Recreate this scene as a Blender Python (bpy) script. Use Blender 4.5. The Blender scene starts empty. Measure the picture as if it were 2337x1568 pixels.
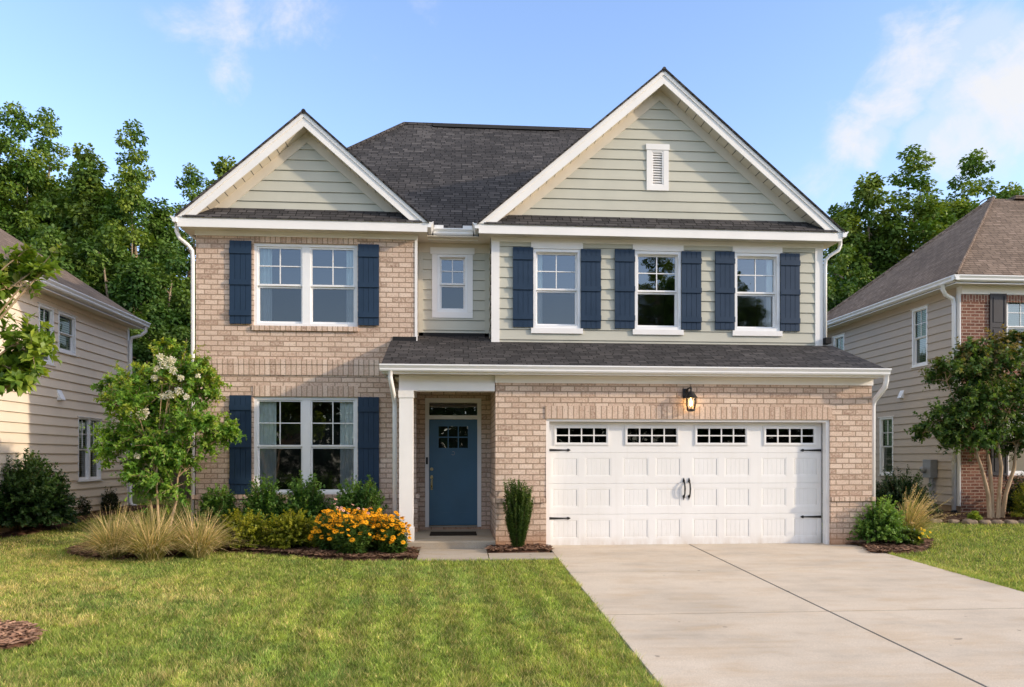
import bpy, math, random
import numpy as np
from mathutils import Vector

sc = bpy.context.scene
COL = sc.collection
PI = math.pi

# ------------------------------------------------------------------ camera model (a shift lens, level, turned 4.3 degrees)
TH = math.radians(4.3)
FOC, CX, HOR, CAMZ = 1700.0, 1168.5, 1045.0, 1.56
ct, st = math.cos(TH), math.sin(TH)

def XA(px, Y):                       # world X of a sight line at depth Y
    return Y * math.tan(TH + math.atan((px - CX) / FOC))
def ZA(px, py, Y):                   # world Z of a sight line at depth Y
    w = XA(px, Y) * st + Y * ct
    return CAMZ + (HOR - py) / FOC * w
def YX(px, X):                       # depth at which a sight line meets the plane x = X
    return X / math.tan(TH + math.atan((px - CX) / FOC))
def G(Y):                            # the lot rises gently to the back
    return -0.04 + 0.034 * (min(max(Y, -30), 27) - 13)
def GP(px, py):                      # where a sight line meets the ground
    ta = math.tan(TH + math.atan((px - CX) / FOC))
    Y = (CAMZ + 0.04 + 0.442) / ((py - HOR) / FOC * (ct + st * ta) + 0.034)
    return (Y * ta, Y)

# ------------------------------------------------------------------ object helpers
def tag(o, label=None, cat=None, group=None, kind=None):
    if label: o['label'] = label
    if cat: o['category'] = cat
    if group: o['group'] = group
    if kind: o['kind'] = kind
    return o

def thing(name, label, cat, loc=(0, 0, 0), group=None, rotz=0):
    o = bpy.data.objects.new(name, None)
    o.empty_display_size = 0.2
    COL.objects.link(o)
    o.location = loc
    o.rotation_euler = (0, 0, rotz)
    return tag(o, label, cat, group)

def root_loc(p):
    v = Vector((0, 0, 0))
    while p is not None:
        v += Vector(p.location)
        p = p.parent
    return v

def dup(o, parent=None, loc=None, rotz=None, scale=None, label=None, group=None):
    c = o.copy()
    COL.objects.link(c)
    if parent is not None:
        c.parent = parent
    for ch in list(o.children):
        dup(ch, c)
    if loc is not None: c.location = loc
    if rotz is not None: c.rotation_euler = (0, 0, rotz)
    if scale is not None: c.scale = scale
    if label: c['label'] = label
    if group: c['group'] = group
    return c

def front(Y0):  return lambda u, d, v: (u, Y0 - d, v)
def face_px(X0): return lambda u, d, v: (X0 + d, u, v)        # wall that faces +X
def face_mx(X0): return lambda u, d, v: (X0 - d, -u, v)       # wall that faces -X
IDF = lambda x, y, z: (x, y, z)

class MB:
    def __init__(s, F=IDF):
        s.v, s.f, s.F = [], [], F
    def add(s, pts, faces, raw=False):
        b = len(s.v)
        s.v += [tuple(p) if raw else s.F(*p) for p in pts]
        s.f += [tuple(b + i for i in f) for f in faces]
    def quad(s, *p): s.add(p, [tuple(range(len(p)))])
    def box(s, u0, u1, d0, d1, v0, v1):
        s.add([(u0, d0, v0), (u1, d0, v0), (u1, d1, v0), (u0, d1, v0), (u0, d0, v1), (u1, d0, v1), (u1, d1, v1), (u0, d1, v1)],
              [(3, 2, 1, 0), (4, 5, 6, 7), (0, 1, 5, 4), (1, 2, 6, 5), (2, 3, 7, 6), (3, 0, 4, 7)])
    def prism(s, poly, d0, d1):          # polygon in (u,v), pushed through d
        n = len(poly)
        s.add([(p[0], d0, p[1]) for p in poly] + [(p[0], d1, p[1]) for p in poly],
              [tuple(range(n)), tuple(range(2 * n - 1, n - 1, -1))] + [(i, n + i, n + (i + 1) % n, (i + 1) % n) for i in range(n)])
    def sweep(s, poly, u0, u1):          # polygon in (d,v), pushed along u
        n = len(poly)
        s.add([(u0, p[0], p[1]) for p in poly] + [(u1, p[0], p[1]) for p in poly],
              [tuple(range(n)), tuple(range(2 * n - 1, n - 1, -1))] + [(i, n + i, n + (i + 1) % n, (i + 1) % n) for i in range(n)])
    def slab(s, p0, p1, p2, p3, th):     # sloping slab, th thick downwards (raw points)
        P = [p0, p1, p2, p3]
        Q = [(p[0], p[1], p[2] - th) for p in P]
        s.add(P + Q, [(0, 1, 2, 3), (7, 6, 5, 4), (0, 4, 5, 1), (1, 5, 6, 2), (2, 6, 7, 3), (3, 7, 4, 0)], raw=True)
    def frame(s, u0, u1, v0, v1, wl, d0, d1, wr=None, wb=None, wt=None):
        wr = wl if wr is None else wr; wb = wl if wb is None else wb; wt = wl if wt is None else wt
        s.box(u0, u0 + wl, d0, d1, v0, v1); s.box(u1 - wr, u1, d0, d1, v0, v1)
        s.box(u0 + wl, u1 - wr, d0, d1, v0, v0 + wb); s.box(u0 + wl, u1 - wr, d0, d1, v1 - wt, v1)
    def tube(s, path, rad, n=8, raw=True, flat=1.0, caps=True):
        path = [Vector(p if raw else s.F(*p)) for p in path]
        if not hasattr(rad, '__len__'): rad = [rad] * len(path)
        rings, up = [], Vector((0, 0, 1))
        prev = None
        for i, p in enumerate(path):
            t = (path[min(i + 1, len(path) - 1)] - path[max(i - 1, 0)]).normalized()
            if prev is None:
                a = t.cross(Vector((1, 0, 0)))
                if a.length < 0.1: a = t.cross(Vector((0, 1, 0)))
            else:
                a = prev - t * prev.dot(t)
            a.normalize(); prev = a
            b = t.cross(a)
            rings.append([p + (a * math.cos(2 * PI * (k + .5) / n) + b * math.sin(2 * PI * (k + .5) / n) * flat) * rad[i] for k in range(n)])
        pts = [q for r in rings for q in r]
        fs = [(i * n + k, i * n + (k + 1) % n, (i + 1) * n + (k + 1) % n, (i + 1) * n + k) for i in range(len(path) - 1) for k in range(n)]
        if caps: fs += [tuple(range(n)), tuple(range(len(pts) - n, len(pts)))]
        s.add(pts, fs, raw=True)
    def lathe(s, cx, cy, prof, n=16):    # profile of (r, z)
        pts = [(cx + r * math.cos(2 * PI * k / n), cy + r * math.sin(2 * PI * k / n), z) for r, z in prof for k in range(n)]
        fs = [(i * n + k, i * n + (k + 1) % n, (i + 1) * n + (k + 1) % n, (i + 1) * n + k) for i in range(len(prof) - 1) for k in range(n)]
        fs += [tuple(range(n)), tuple(range(len(pts) - n, len(pts)))]
        s.add(pts, fs, raw=True)
    def wall(s, u0, u1, v0, v1, holes=(), d=0.0, rev=0.14):
        us = sorted({u0, u1, *[h[0] for h in holes], *[h[1] for h in holes]})
        vs = sorted({v0, v1, *[h[2] for h in holes], *[h[3] for h in holes]})
        for a, b in zip(us, us[1:]):
            for c, e in zip(vs, vs[1:]):
                mu, mv = (a + b) / 2, (c + e) / 2
                if any(h[0] < mu < h[1] and h[2] < mv < h[3] for h in holes): continue
                if not (u0 < mu < u1 and v0 < mv < v1): continue
                s.quad((a, d, c), (b, d, c), (b, d, e), (a, d, e))
        for h in holes:
            a, b, c, e = h
            s.quad((a, d, c), (a, d - rev, c), (a, d - rev, e), (a, d, e)); s.quad((b, d - rev, c), (b, d, c), (b, d, e), (b, d - rev, e))
            s.quad((a, d, e), (a, d - rev, e), (b, d - rev, e), (b, d, e)); s.quad((a, d - rev, c), (a, d, c), (b, d, c), (b, d - rev, c))
    def siding(s, v0, v1, ulo, uhi, holes=(), ex=0.203, d0=0.004, d1=0.024, gap=.0095, phase=0.0, jitter=None):
        lo = ulo if callable(ulo) else (lambda v: ulo)
        hi = uhi if callable(uhi) else (lambda v: uhi)
        k0 = math.floor((v0 - phase) / ex)
        k = k0
        while phase + k * ex < v1 - 1e-4:
            b0 = phase + k * ex
            lows = sorted({max(b0, v0), min(b0 + ex, v1), *[z for h in holes for z in (h[2], h[3]) if max(b0, v0) < z < min(b0 + ex, v1)]})
            for a, b in zip(lows, lows[1:]):
                da = d1 + (d0 - d1) * (a - b0) / ex
                db = d1 + (d0 - d1) * (b - b0) / ex
                segs = [(lo(a), hi(a), lo(b), hi(b))]
                for h in holes:
                    if h[2] < (a + b) / 2 < h[3]:
                        new = []
                        for q in segs:
                            if h[0] > q[0] and h[0] < q[1]: new.append((q[0], h[0], q[2], h[0]))
                            if h[1] < q[1] and h[1] > q[0]: new.append((h[1], q[1], h[1], q[3]))
                            if h[1] <= q[0] or h[0] >= q[1]: new.append(q)
                        segs = new
                for q in segs:
                    if q[1] - q[0] < 1e-3: continue
                    if abs(a - b0) < 1e-6:
                        s.quad((q[0], d0 - .006, a), (q[1], d0 - .006, a), (q[1], d0 - .006, a + gap), (q[0], d0 - .006, a + gap))
                        s.quad((q[0], d0 - .006, a + gap), (q[1], d0 - .006, a + gap), (q[1], da, a + gap), (q[0], da, a + gap))
                        s.quad((q[0], da, a + gap), (q[1], da, a + gap), (q[3], db, b), (q[2], db, b))
                    else:
                        s.quad((q[0], da, a), (q[1], da, a), (q[3], db, b), (q[2], db, b))
            k += 1
    def build(s, name, mat, parent=None, smooth=False, swap=False, uv=True):
        off = root_loc(parent) if parent is not None else Vector((0, 0, 0))
        me = bpy.data.meshes.new(name)
        me.from_pydata([(p[0] - off[0], p[1] - off[1], p[2] - off[2]) for p in s.v], [], s.f)
        if uv:
            lay = me.uv_layers.new(name='UVMap')
            dat = np.zeros((len(me.loops), 2), dtype=np.float32)
            for p in me.polygons:
                n = p.normal
                ax, ay, az = abs(n[0]), abs(n[1]), abs(n[2])
                for li in p.loop_indices:
                    x, y, z = s.v[me.loops[li].vertex_index]
                    if az > 0.97: u, v = x, y
                    elif ay >= ax: u, v = x, z / max(math.sqrt(1 - n[2] ** 2), .05)
                    else: u, v = y + .13, z / max(math.sqrt(1 - n[2] ** 2), .05)
                    dat[li] = (v, u) if swap else (u, v)
            lay.data.foreach_set('uv', dat.ravel())
        if smooth:
            me.polygons.foreach_set('use_smooth', [True] * len(me.polygons))
        me.materials.append(mat)
        me.update()
        o = bpy.data.objects.new(name, me)
        COL.objects.link(o)
        if parent is not None: o.parent = parent
        return o

def np_mesh(name, V, Fq, mat, parent=None, col=None, smooth=False, loc=None):
    V = np.asarray(V, np.float32); Fq = np.asarray(Fq, np.int32)
    if parent is not None:
        V = V - np.array(root_loc(parent), np.float32)
    n = Fq.shape[1]
    me = bpy.data.meshes.new(name)
    me.vertices.add(len(V)); me.loops.add(Fq.size); me.polygons.add(len(Fq))
    me.vertices.foreach_set('co', V.ravel())
    me.loops.foreach_set('vertex_index', Fq.ravel())
    me.polygons.foreach_set('loop_start', np.arange(0, Fq.size, n, dtype=np.int32))
    me.polygons.foreach_set('loop_total', np.full(len(Fq), n, np.int32))
    if col is not None:
        a = me.attributes.new('Col', 'FLOAT_COLOR', 'POINT')
        c4 = np.ones((len(V), 4), np.float32); c4[:, :3] = col
        a.data.foreach_set('color', c4.ravel())
    if smooth: me.polygons.foreach_set('use_smooth', np.ones(len(Fq), bool))
    me.materials.append(mat)
    me.update(); me.validate()
    o = bpy.data.objects.new(name, me)
    COL.objects.link(o)
    if parent is not None: o.parent = parent
    return o

# ------------------------------------------------------------------ materials
def lin(c):
    return tuple(((x / 255) / 12.92 if x / 255 <= .04045 else ((x / 255 + .055) / 1.055) ** 2.4) for x in c)

class NT:
    def __init__(s, name):
        s.m = bpy.data.materials.new(name); s.m.use_nodes = True
        s.t = s.m.node_tree; s.t.nodes.clear()
        s.out = s.n('ShaderNodeOutputMaterial')
    def n(s, typ, **kw):
        nd = s.t.nodes.new(typ)
        for k, v in kw.items():
            if k in nd.inputs: nd.inputs[k].default_value = v
            else: setattr(nd, k, v)
        return nd
    def l(s, a, b): s.t.links.new(a, b)
    def bsdf(s, rough=.6, spec=.3, col=None, metal=0.0):
        b = s.n('ShaderNodeBsdfPrincipled')
        b.inputs['Roughness'].default_value = rough
        b.inputs['Specular IOR Level'].default_value = spec
        b.inputs['Metallic'].default_value = metal
        if col is not None: b.inputs['Base Color'].default_value = (*col, 1)
        s.l(b.outputs[0], s.out.inputs[0])
        return b
    def ramp(s, fac, stops, interp='LINEAR'):
        r = s.n('ShaderNodeValToRGB'); cr = r.color_ramp; cr.interpolation = interp
        while len(cr.elements) < len(stops): cr.elements.new(.5)
        for e, (p, c) in zip(cr.elements, stops):
            e.position = p; e.color = (*c, 1) if len(c) == 3 else c
        s.l(fac, r.inputs[0]); return r.outputs[0]
    def mix(s, fac, a, b, mode='MIX'):
        m = s.n('ShaderNodeMix', data_type='RGBA', blend_type=mode)
        for i, x in ((0, fac), (6, a), (7, b)):
            if hasattr(x, 'links') or isinstance(x, bpy.types.NodeSocket): s.l(x, m.inputs[i])
            elif i == 0: m.inputs[0].default_value = x
            else: m.inputs[i].default_value = (*x, 1)
        return m.outputs[2]
    def noise(s, vec, scale, detail=4, rough=.55):
        nn = s.n('ShaderNodeTexNoise'); nn.inputs['Scale'].default_value = scale
        nn.inputs['Detail'].default_value = detail; nn.inputs['Roughness'].default_value = rough
        if vec is not None: s.l(vec, nn.inputs['Vector'])
        return nn.outputs['Fac']
    def bump(s, h, strength, dist, b):
        bp = s.n('ShaderNodeBump'); bp.inputs['Strength'].default_value = strength; bp.inputs['Distance'].default_value = dist
        s.l(h, bp.inputs['Height']); s.l(bp.outputs[0], b.inputs['Normal']); return bp
    def uv(s): return s.n('ShaderNodeTexCoord').outputs['UV']
    def obj(s): return s.n('ShaderNodeTexCoord').outputs['Object']
    def scale(s, vec, sc3):
        m = s.n('ShaderNodeMapping'); m.inputs['Scale'].default_value = sc3; s.l(vec, m.inputs['Vector']); return m.outputs[0]

def paint(name, col, rough=.5, spec=.3, var=.08, scale=2.5, bump=.0, metal=0.0, streak=False):
    t = NT(name); b = t.bsdf(rough, spec, metal=metal)
    o = t.obj()
    f = t.noise(o, scale, 5)
    dark = tuple(c * (1 - var * 1.4) for c in col); light = tuple(min(1, c * (1 + var * .7)) for c in col)
    c = t.ramp(f, [(.3, dark), (.7, light)])
    if streak:
        f2 = t.noise(t.scale(o, (9, 9, .7)), 1.0, 4)
        c = t.mix(t.ramp(f2, [(.45, (0, 0, 0)), (.75, (.35,) * 3)]), c, tuple(x * .78 for x in col))
    t.l(c, b.inputs['Base Color'])
    t.l(t.ramp(f, [(.3, (rough - .08,) * 3), (.7, (min(1, rough + .1),) * 3)]), b.inputs['Roughness'])
    if bump: t.bump(t.noise(o, 60, 3), bump, .003, b)
    return t.m

def brick_mat(name, stops, mortar, bw, rh, ms, offset=.5, white=None, warm=None):
    t = NT(name); b = t.bsdf(.85, .15); uv = t.uv()
    wob = t.n('ShaderNodeTexNoise'); wob.inputs['Scale'].default_value = 9; t.l(uv, wob.inputs['Vector'])
    vm = t.n('ShaderNodeVectorMath', operation='MULTIPLY_ADD'); t.l(wob.outputs['Color'], vm.inputs[0])
    vm.inputs[1].default_value = (.008, .008, 0); t.l(uv, vm.inputs[2]); p = vm.outputs[0]
    br = t.n('ShaderNodeTexBrick'); t.l(p, br.inputs['Vector'])
    br.offset = offset
    for k, v in (('Color1', (0, 0, 0, 1)), ('Color2', (1, 1, 1, 1)), ('Mortar', (.5, .5, .5, 1)), ('Scale', 1.0), ('Mortar Size', ms), ('Mortar Smooth', .25), ('Bias', 0.0), ('Brick Width', bw), ('Row Height', rh)):
        br.inputs[k].default_value = v
    base = t.ramp(br.outputs['Color'], stops)
    fn = t.noise(p, 26, 6, .65)
    base = t.mix(t.ramp(fn, [(.38, (0, 0, 0)), (.66, (.85,) * 3)]), base, white)
    fn3 = t.noise(p, 38, 4, .65)
    base = t.mix(t.ramp(fn3, [(.52, (0, 0, 0)), (.72, (.75,) * 3)]), base, tuple(x * .45 for x in stops[1][1]))
    fn2 = t.noise(p, .9, 3)
    base = t.mix(t.ramp(fn2, [(.35, (0, 0, 0)), (.7, (.35,) * 3)]), base, tuple(x * .7 for x in stops[1][1]))
    base = t.mix(br.outputs['Fac'], base, mortar)
    if warm is not None:          # red clay splashed on the lowest courses
        sx = t.n('ShaderNodeSeparateXYZ'); t.l(uv, sx.inputs[0])
        f = t.ramp(sx.outputs[1], [(.0, (.95,) * 3), (.30, (0, 0, 0))])
        base = t.mix(f, base, t.mix(.75, base, warm))
    t.l(base, b.inputs['Base Color'])
    inv = t.n('ShaderNodeMath', operation='MULTIPLY_ADD'); t.l(br.outputs['Fac'], inv.inputs[0]); inv.inputs[1].default_value = -1.0
    t.l(t.ramp(fn, [(.2, (.75,) * 3), (.8, (1.0,) * 3)]), inv.inputs[2])
    t.bump(inv.outputs[0], .8, .014, b)
    return t.m

def shingle_mat(name, stops, dark):
    t = NT(name); b = t.bsdf(.9, .12); uv = t.uv()
    wob = t.n('ShaderNodeTexNoise'); wob.inputs['Scale'].default_value = 5; t.l(uv, wob.inputs['Vector'])
    vm = t.n('ShaderNodeVectorMath', operation='MULTIPLY_ADD'); t.l(wob.outputs['Color'], vm.inputs[0])
    vm.inputs[1].default_value = (.05, .012, 0); t.l(uv, vm.inputs[2]); p = vm.outputs[0]
    br = t.n('ShaderNodeTexBrick'); t.l(p, br.inputs['Vector'])
    br.offset = .37; br.offset_frequency = 2; br.squash = .62; br.squash_frequency = 3
    for k, v in (('Color1', (0, 0, 0, 1)), ('Color2', (1, 1, 1, 1)), ('Mortar', (.5, .5, .5, 1)), ('Scale', 1.0), ('Mortar Size', .010), ('Mortar Smooth', .4), ('Brick Width', .25), ('Row Height', .117)):
        br.inputs[k].default_value = v
    base = t.ramp(br.outputs['Color'], stops)
    f = t.noise(uv, 160, 2, .7)
    base = t.mix(t.ramp(f, [(.3, (.0,) * 3), (.75, (.5,) * 3)]), base, tuple(c * 1.6 for c in stops[-1][1]))
    f2 = t.noise(uv, .55, 4)
    base = t.mix(t.ramp(f2, [(.35, (0, 0, 0)), (.7, (.45,) * 3)]), base, tuple(c * .72 for c in stops[1][1]))
    base = t.mix(br.outputs['Fac'], base, dark)
    t.l(base, b.inputs['Base Color'])
    # each course laps over the one below: saw-tooth height along the slope
    sx = t.n('ShaderNodeSeparateXYZ'); t.l(p, sx.inputs[0])
    md = t.n('ShaderNodeMath', operation='FRACT'); dv = t.n('ShaderNodeMath', operation='DIVIDE'); t.l(sx.outputs[1], dv.inputs[0]); dv.inputs[1].default_value = .117
    t.l(dv.outputs[0], md.inputs[0])
    h = t.n('ShaderNodeMath', operation='MULTIPLY_ADD'); t.l(md.outputs[0], h.inputs[0]); h.inputs[1].default_value = -1.0
    t.l(t.mix(.5, br.outputs['Color'], br.outputs['Color']), h.inputs[2])
    t.bump(h.outputs[0], .9, .02, b)
    return t.m

def leaf_mat(name, trans=.35, rough=.45, spec=.35):
    t = NT(name)
    at = t.n('ShaderNodeAttribute', attribute_name='Col')
    b = t.n('ShaderNodeBsdfPrincipled'); b.inputs['Roughness'].default_value = rough; b.inputs['Specular IOR Level'].default_value = spec
    t.l(at.outputs['Color'], b.inputs['Base Color'])
    tr = t.n('ShaderNodeBsdfTranslucent')
    t.l(t.mix(1.0, at.outputs['Color'], (1.5, 1.5, .55), 'MULTIPLY'), tr.inputs['Color'])
    mx = t.n('ShaderNodeMixShader'); mx.inputs[0].default_value = trans
    t.l(b.outputs[0], mx.inputs[1]); t.l(tr.outputs[0], mx.inputs[2]); t.l(mx.outputs[0], t.out.inputs[0])
    return t.m

def bark_mat(name, c0, c1):
    t = NT(name); b = t.bsdf(.85, .15); o = t.obj()
    f = t.noise(t.scale(o, (3, 3, .8)), 6, 5)
    t.l(t.ramp(f, [(.3, c0), (.7, c1)]), b.inputs['Base Color']); t.bump(f, .5, .02, b)
    return t.m

def glass_mat(name, refl, tint, rough=.012, wav=.35):
    t = NT(name)
    gl = t.n('ShaderNodeBsdfGlossy'); gl.inputs['Roughness'].default_value = rough; gl.inputs['Color'].default_value = (.96, .96, .95, 1)
    tr = t.n('ShaderNodeBsdfTransparent'); tr.inputs['Color'].default_value = (*tint, 1)
    o = t.obj(); bp = t.n('ShaderNodeBump'); bp.inputs['Strength'].default_value = wav; bp.inputs['Distance'].default_value = .004
    t.l(t.noise(o, 2.2, 2), bp.inputs['Height']); t.l(bp.outputs[0], gl.inputs['Normal'])
    fr = t.n('ShaderNodeFresnel'); fr.inputs['IOR'].default_value = 1.5
    ad = t.n('ShaderNodeMath', operation='ADD', use_clamp=True); t.l(fr.outputs[0], ad.inputs[0]); ad.inputs[1].default_value = refl
    mx = t.n('ShaderNodeMixShader'); t.l(ad.outputs[0], mx.inputs[0]); t.l(tr.outputs[0], mx.inputs[1]); t.l(gl.outputs[0], mx.inputs[2])
    t.l(mx.outputs[0], t.out.inputs[0])
    return t.m

def concrete_mat(name, c, scale=1.0):
    t = NT(name); b = t.bsdf(.8, .2); o = t.obj()
    f1 = t.noise(t.scale(o, (.7, 1.1, .5)), .8 * scale, 8, .62); f2 = t.noise(t.scale(o, (.6, 1.5, 1)), 2.6, 6, .62); f3 = t.noise(o, 90, 3, .7)
    base = t.ramp(f1, [(.30, tuple(x * .70 for x in c)), (.48, c), (.68, tuple(min(1, x * 1.18) for x in c))])
    base = t.mix(t.ramp(f2, [(.46, (0,) * 3), (.72, (.65,) * 3)]), base, (c[0] * .90, c[1] * .77, c[2] * .60))
    f4 = t.noise(t.scale(o, (.25, 5.0, 1)), 1.3, 5, .6)
    base = t.mix(t.ramp(f4, [(.48, (0,) * 3), (.68, (.45,) * 3)]), base, (c[0] * 1.14, c[1] * 1.13, c[2] * 1.12))
    f5 = t.noise(t.scale(o, (1.3, 1.0, 1)), 2.1, 2, .5)
    base = t.mix(t.ramp(f5, [(.58, (0,) * 3), (.76, (.24,) * 3)]), base, (c[0] * .62, c[1] * .60, c[2] * .58))
    f6 = t.noise(o, 7.0, 1, .4)
    base = t.mix(t.ramp(f6, [(.80, (0,) * 3), (.815, (.6,) * 3)]), base, (.12, .10, .085))
    base = t.mix(t.ramp(f3, [(.36, (.5,) * 3), (.62, (0,) * 3)]), base, tuple(x * .6 for x in c))
    t.l(base, b.inputs['Base Color']); t.bump(f3, .35, .004, b)
    return t.m

M = {}
M['brick'] = brick_mat('tan brick', [(0, (.31, .19, .14)), (.15, (.51, .345, .26)), (.55, (.645, .47, .37)), (1, (.76, .60, .495))], (.34, .25, .18), .245, .0975, .0105, white=(.76, .62, .49), warm=(.42, .2, .09))
M['soldier'] = brick_mat('tan brick on end', [(0, (.31, .19, .14)), (.15, (.51, .345, .26)), (.55, (.645, .47, .37)), (1, (.76, .60, .495))], (.34, .25, .18), .9, .0985, .010, offset=0, white=(.76, .62, .49))
M['redbrick'] = brick_mat('red brick', [(0, (.075, .028, .025)), (.3, (.16, .06, .046)), (.7, (.23, .095, .068)), (1, (.29, .155, .115))], (.42, .33, .26), .22, .078, .010, white=(.36, .19, .13))
M['roof'] = shingle_mat('charcoal shingle', [(0, (.014, .014, .0155)), (.3, (.028, .027, .029)), (.7, (.050, .047, .048)), (1, (.100, .093, .092))], (.008, .008, .008))
M['roof_brown'] = shingle_mat('brown shingle', [(0, (.105, .076, .056)), (.35, (.15, .112, .085)), (.7, (.19, .142, .108)), (1, (.24, .18, .14))], (.06, .045, .038))
M['white'] = paint('white trim paint', (.82, .80, .775), .45, .35, .035, 1.8)
M['vinyl'] = paint('white vinyl', (.82, .82, .82), .35, .4, .02)
M['cream'] = paint('cream soffit', (.66, .60, .50), .55, .25, .05)
M['sage'] = paint('sage siding', (.515, .505, .425), .6, .25, .06, 1.3, bump=.15)
M['beige'] = paint('beige siding', (.80, .695, .56), .6, .25, .05, 1.0, bump=.15)
M['taupe'] = paint('taupe siding', (.48, .405, .33), .6, .25, .06, 1.0, bump=.15)
M['navy'] = paint('navy shutter paint', (.013, .034, .070), .5, .35, .12, 3, bump=.1)
M['black'] = paint('black iron', (.018, .017, .017), .45, .4, .15, 8)
M['darkshutter'] = paint('charcoal shutter', (.03, .029, .036), .5, .3, .1)
M['door'] = paint('slate blue door', (.055, .135, .215), .42, .4, .06, 2, bump=.08)
def garage_paint():
    t = NT('white garage door'); b = t.bsdf(.42, .35); o = t.obj()
    f = t.noise(o, 1.1, 5); c = t.ramp(f, [(.3, (.765, .755, .735)), (.7, (.815, .81, .80))])
    sx = t.n('ShaderNodeSeparateXYZ'); t.l(o, sx.inputs[0])
    d = t.mix(1.0, t.ramp(sx.outputs[2], [(0, (.55,) * 3), (.22, (0,) * 3)]), t.ramp(t.noise(t.scale(o, (6, 6, 2)), 1.4, 6), [(.35, (0,) * 3), (.7, (1,) * 3)]), 'MULTIPLY')
    c = t.mix(d, c, (.50, .40, .30))
    f2 = t.noise(t.scale(o, (14, 14, .6)), 1.0, 4); c = t.mix(t.ramp(f2, [(.5, (0,) * 3), (.75, (.16,) * 3)]), c, (.60, .57, .52))
    t.l(c, b.inputs['Base Color']); return t.m
M['garage'] = garage_paint()
M['brass'] = paint('aged brass', (.45, .36, .2), .3, .5, .1, 20, metal=1.0)
M['steel'] = paint('grey metal box', (.28, .29, .31), .5, .4, .08, 6, metal=.2)
M['rubber'] = paint('dark rubber', (.02, .02, .021), .8, .2, .2, 30)
M['mat'] = paint('doormat', (.035, .028, .022), .95, .1, .4, 60)
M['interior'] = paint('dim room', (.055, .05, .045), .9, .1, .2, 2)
M['curtain'] = paint('pale curtain', (.86, .89, .86), .9, .1, .08, 3)
M['blind'] = paint('green grey blind', (.42, .58, .46), .7, .2, .06, 3)
M['glass'] = glass_mat('window glass', .14, (.80, .86, .84))
M['clearglass'] = glass_mat('clear window glass', .05, (.92, .95, .93))
M['sideglass'] = glass_mat('side window glass', -.02, (.85, .92, .88))
M['screen'] = glass_mat('insect screen glass', .07, (.55, .56, .57), .03)
M['darkglass'] = glass_mat('dark glass', .03, (.35, .36, .38))
M['lampglass'] = glass_mat('seeded lamp glass', .03, (.97, .93, .85), .05)
M['concrete'] = concrete_mat('driveway concrete', (.60, .515, .42))
M['porchcon'] = concrete_mat('porch concrete', (.42, .37, .30))
M['founda'] = concrete_mat('foundation', (.36, .25, .15))
M['joint'] = paint('joint filler', (.13, .125, .12), .9, .1, .2, 12)
M['stone'] = paint('edging stone', (.27, .205, .15), .85, .2, .35, 7, bump=.6)
M['wood'] = paint('weathered fence wood', (.14, .105, .075), .85, .15, .3, 4)
M['leaf'] = leaf_mat('leaf')
M['farleaf'] = leaf_mat('far leaf', .22, .5, .25)
M['petal'] = leaf_mat('petal', .25, .6, .2)
M['blade'] = leaf_mat('grass blade', .3, .55, .22)
M['straw'] = leaf_mat('straw blade', .25, .7, .15)
M['bark'] = bark_mat('pale bark', (.20, .15, .10), (.38, .30, .21))
M['tan_bark'] = bark_mat('smooth tan bark', (.34, .23, .14), (.52, .39, .26))
M['twig'] = bark_mat('twig', (.10, .07, .04), (.2, .14, .08))
def vcol_mat(name, rough=.9):
    t = NT(name); b = t.bsdf(rough, .15); at = t.n('ShaderNodeAttribute', attribute_name='Col')
    t.l(at.outputs['Color'], b.inputs['Base Color']); t.bump(t.noise(t.obj(), 70, 4), .6, .01, b); return t.m
M['mulch'] = vcol_mat('bark mulch')
# ================================================================== THE HOUSE
YB, YR, YD, YG = 14.6, 15.1, 15.05, 13.0         # bay / gable wall, recessed wall, door wall, garage face
XL, XBR, XGL, XGR, XGG = -4.94, -0.77, 0.69, 7.40, 7.53
ZS = 5.885                                        # soffit of the upper eaves
house = thing('brick_house', 'tan brick and sage green house with navy shutters and a white double garage door', 'house', (1.3, 13.0, 0))

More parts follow.
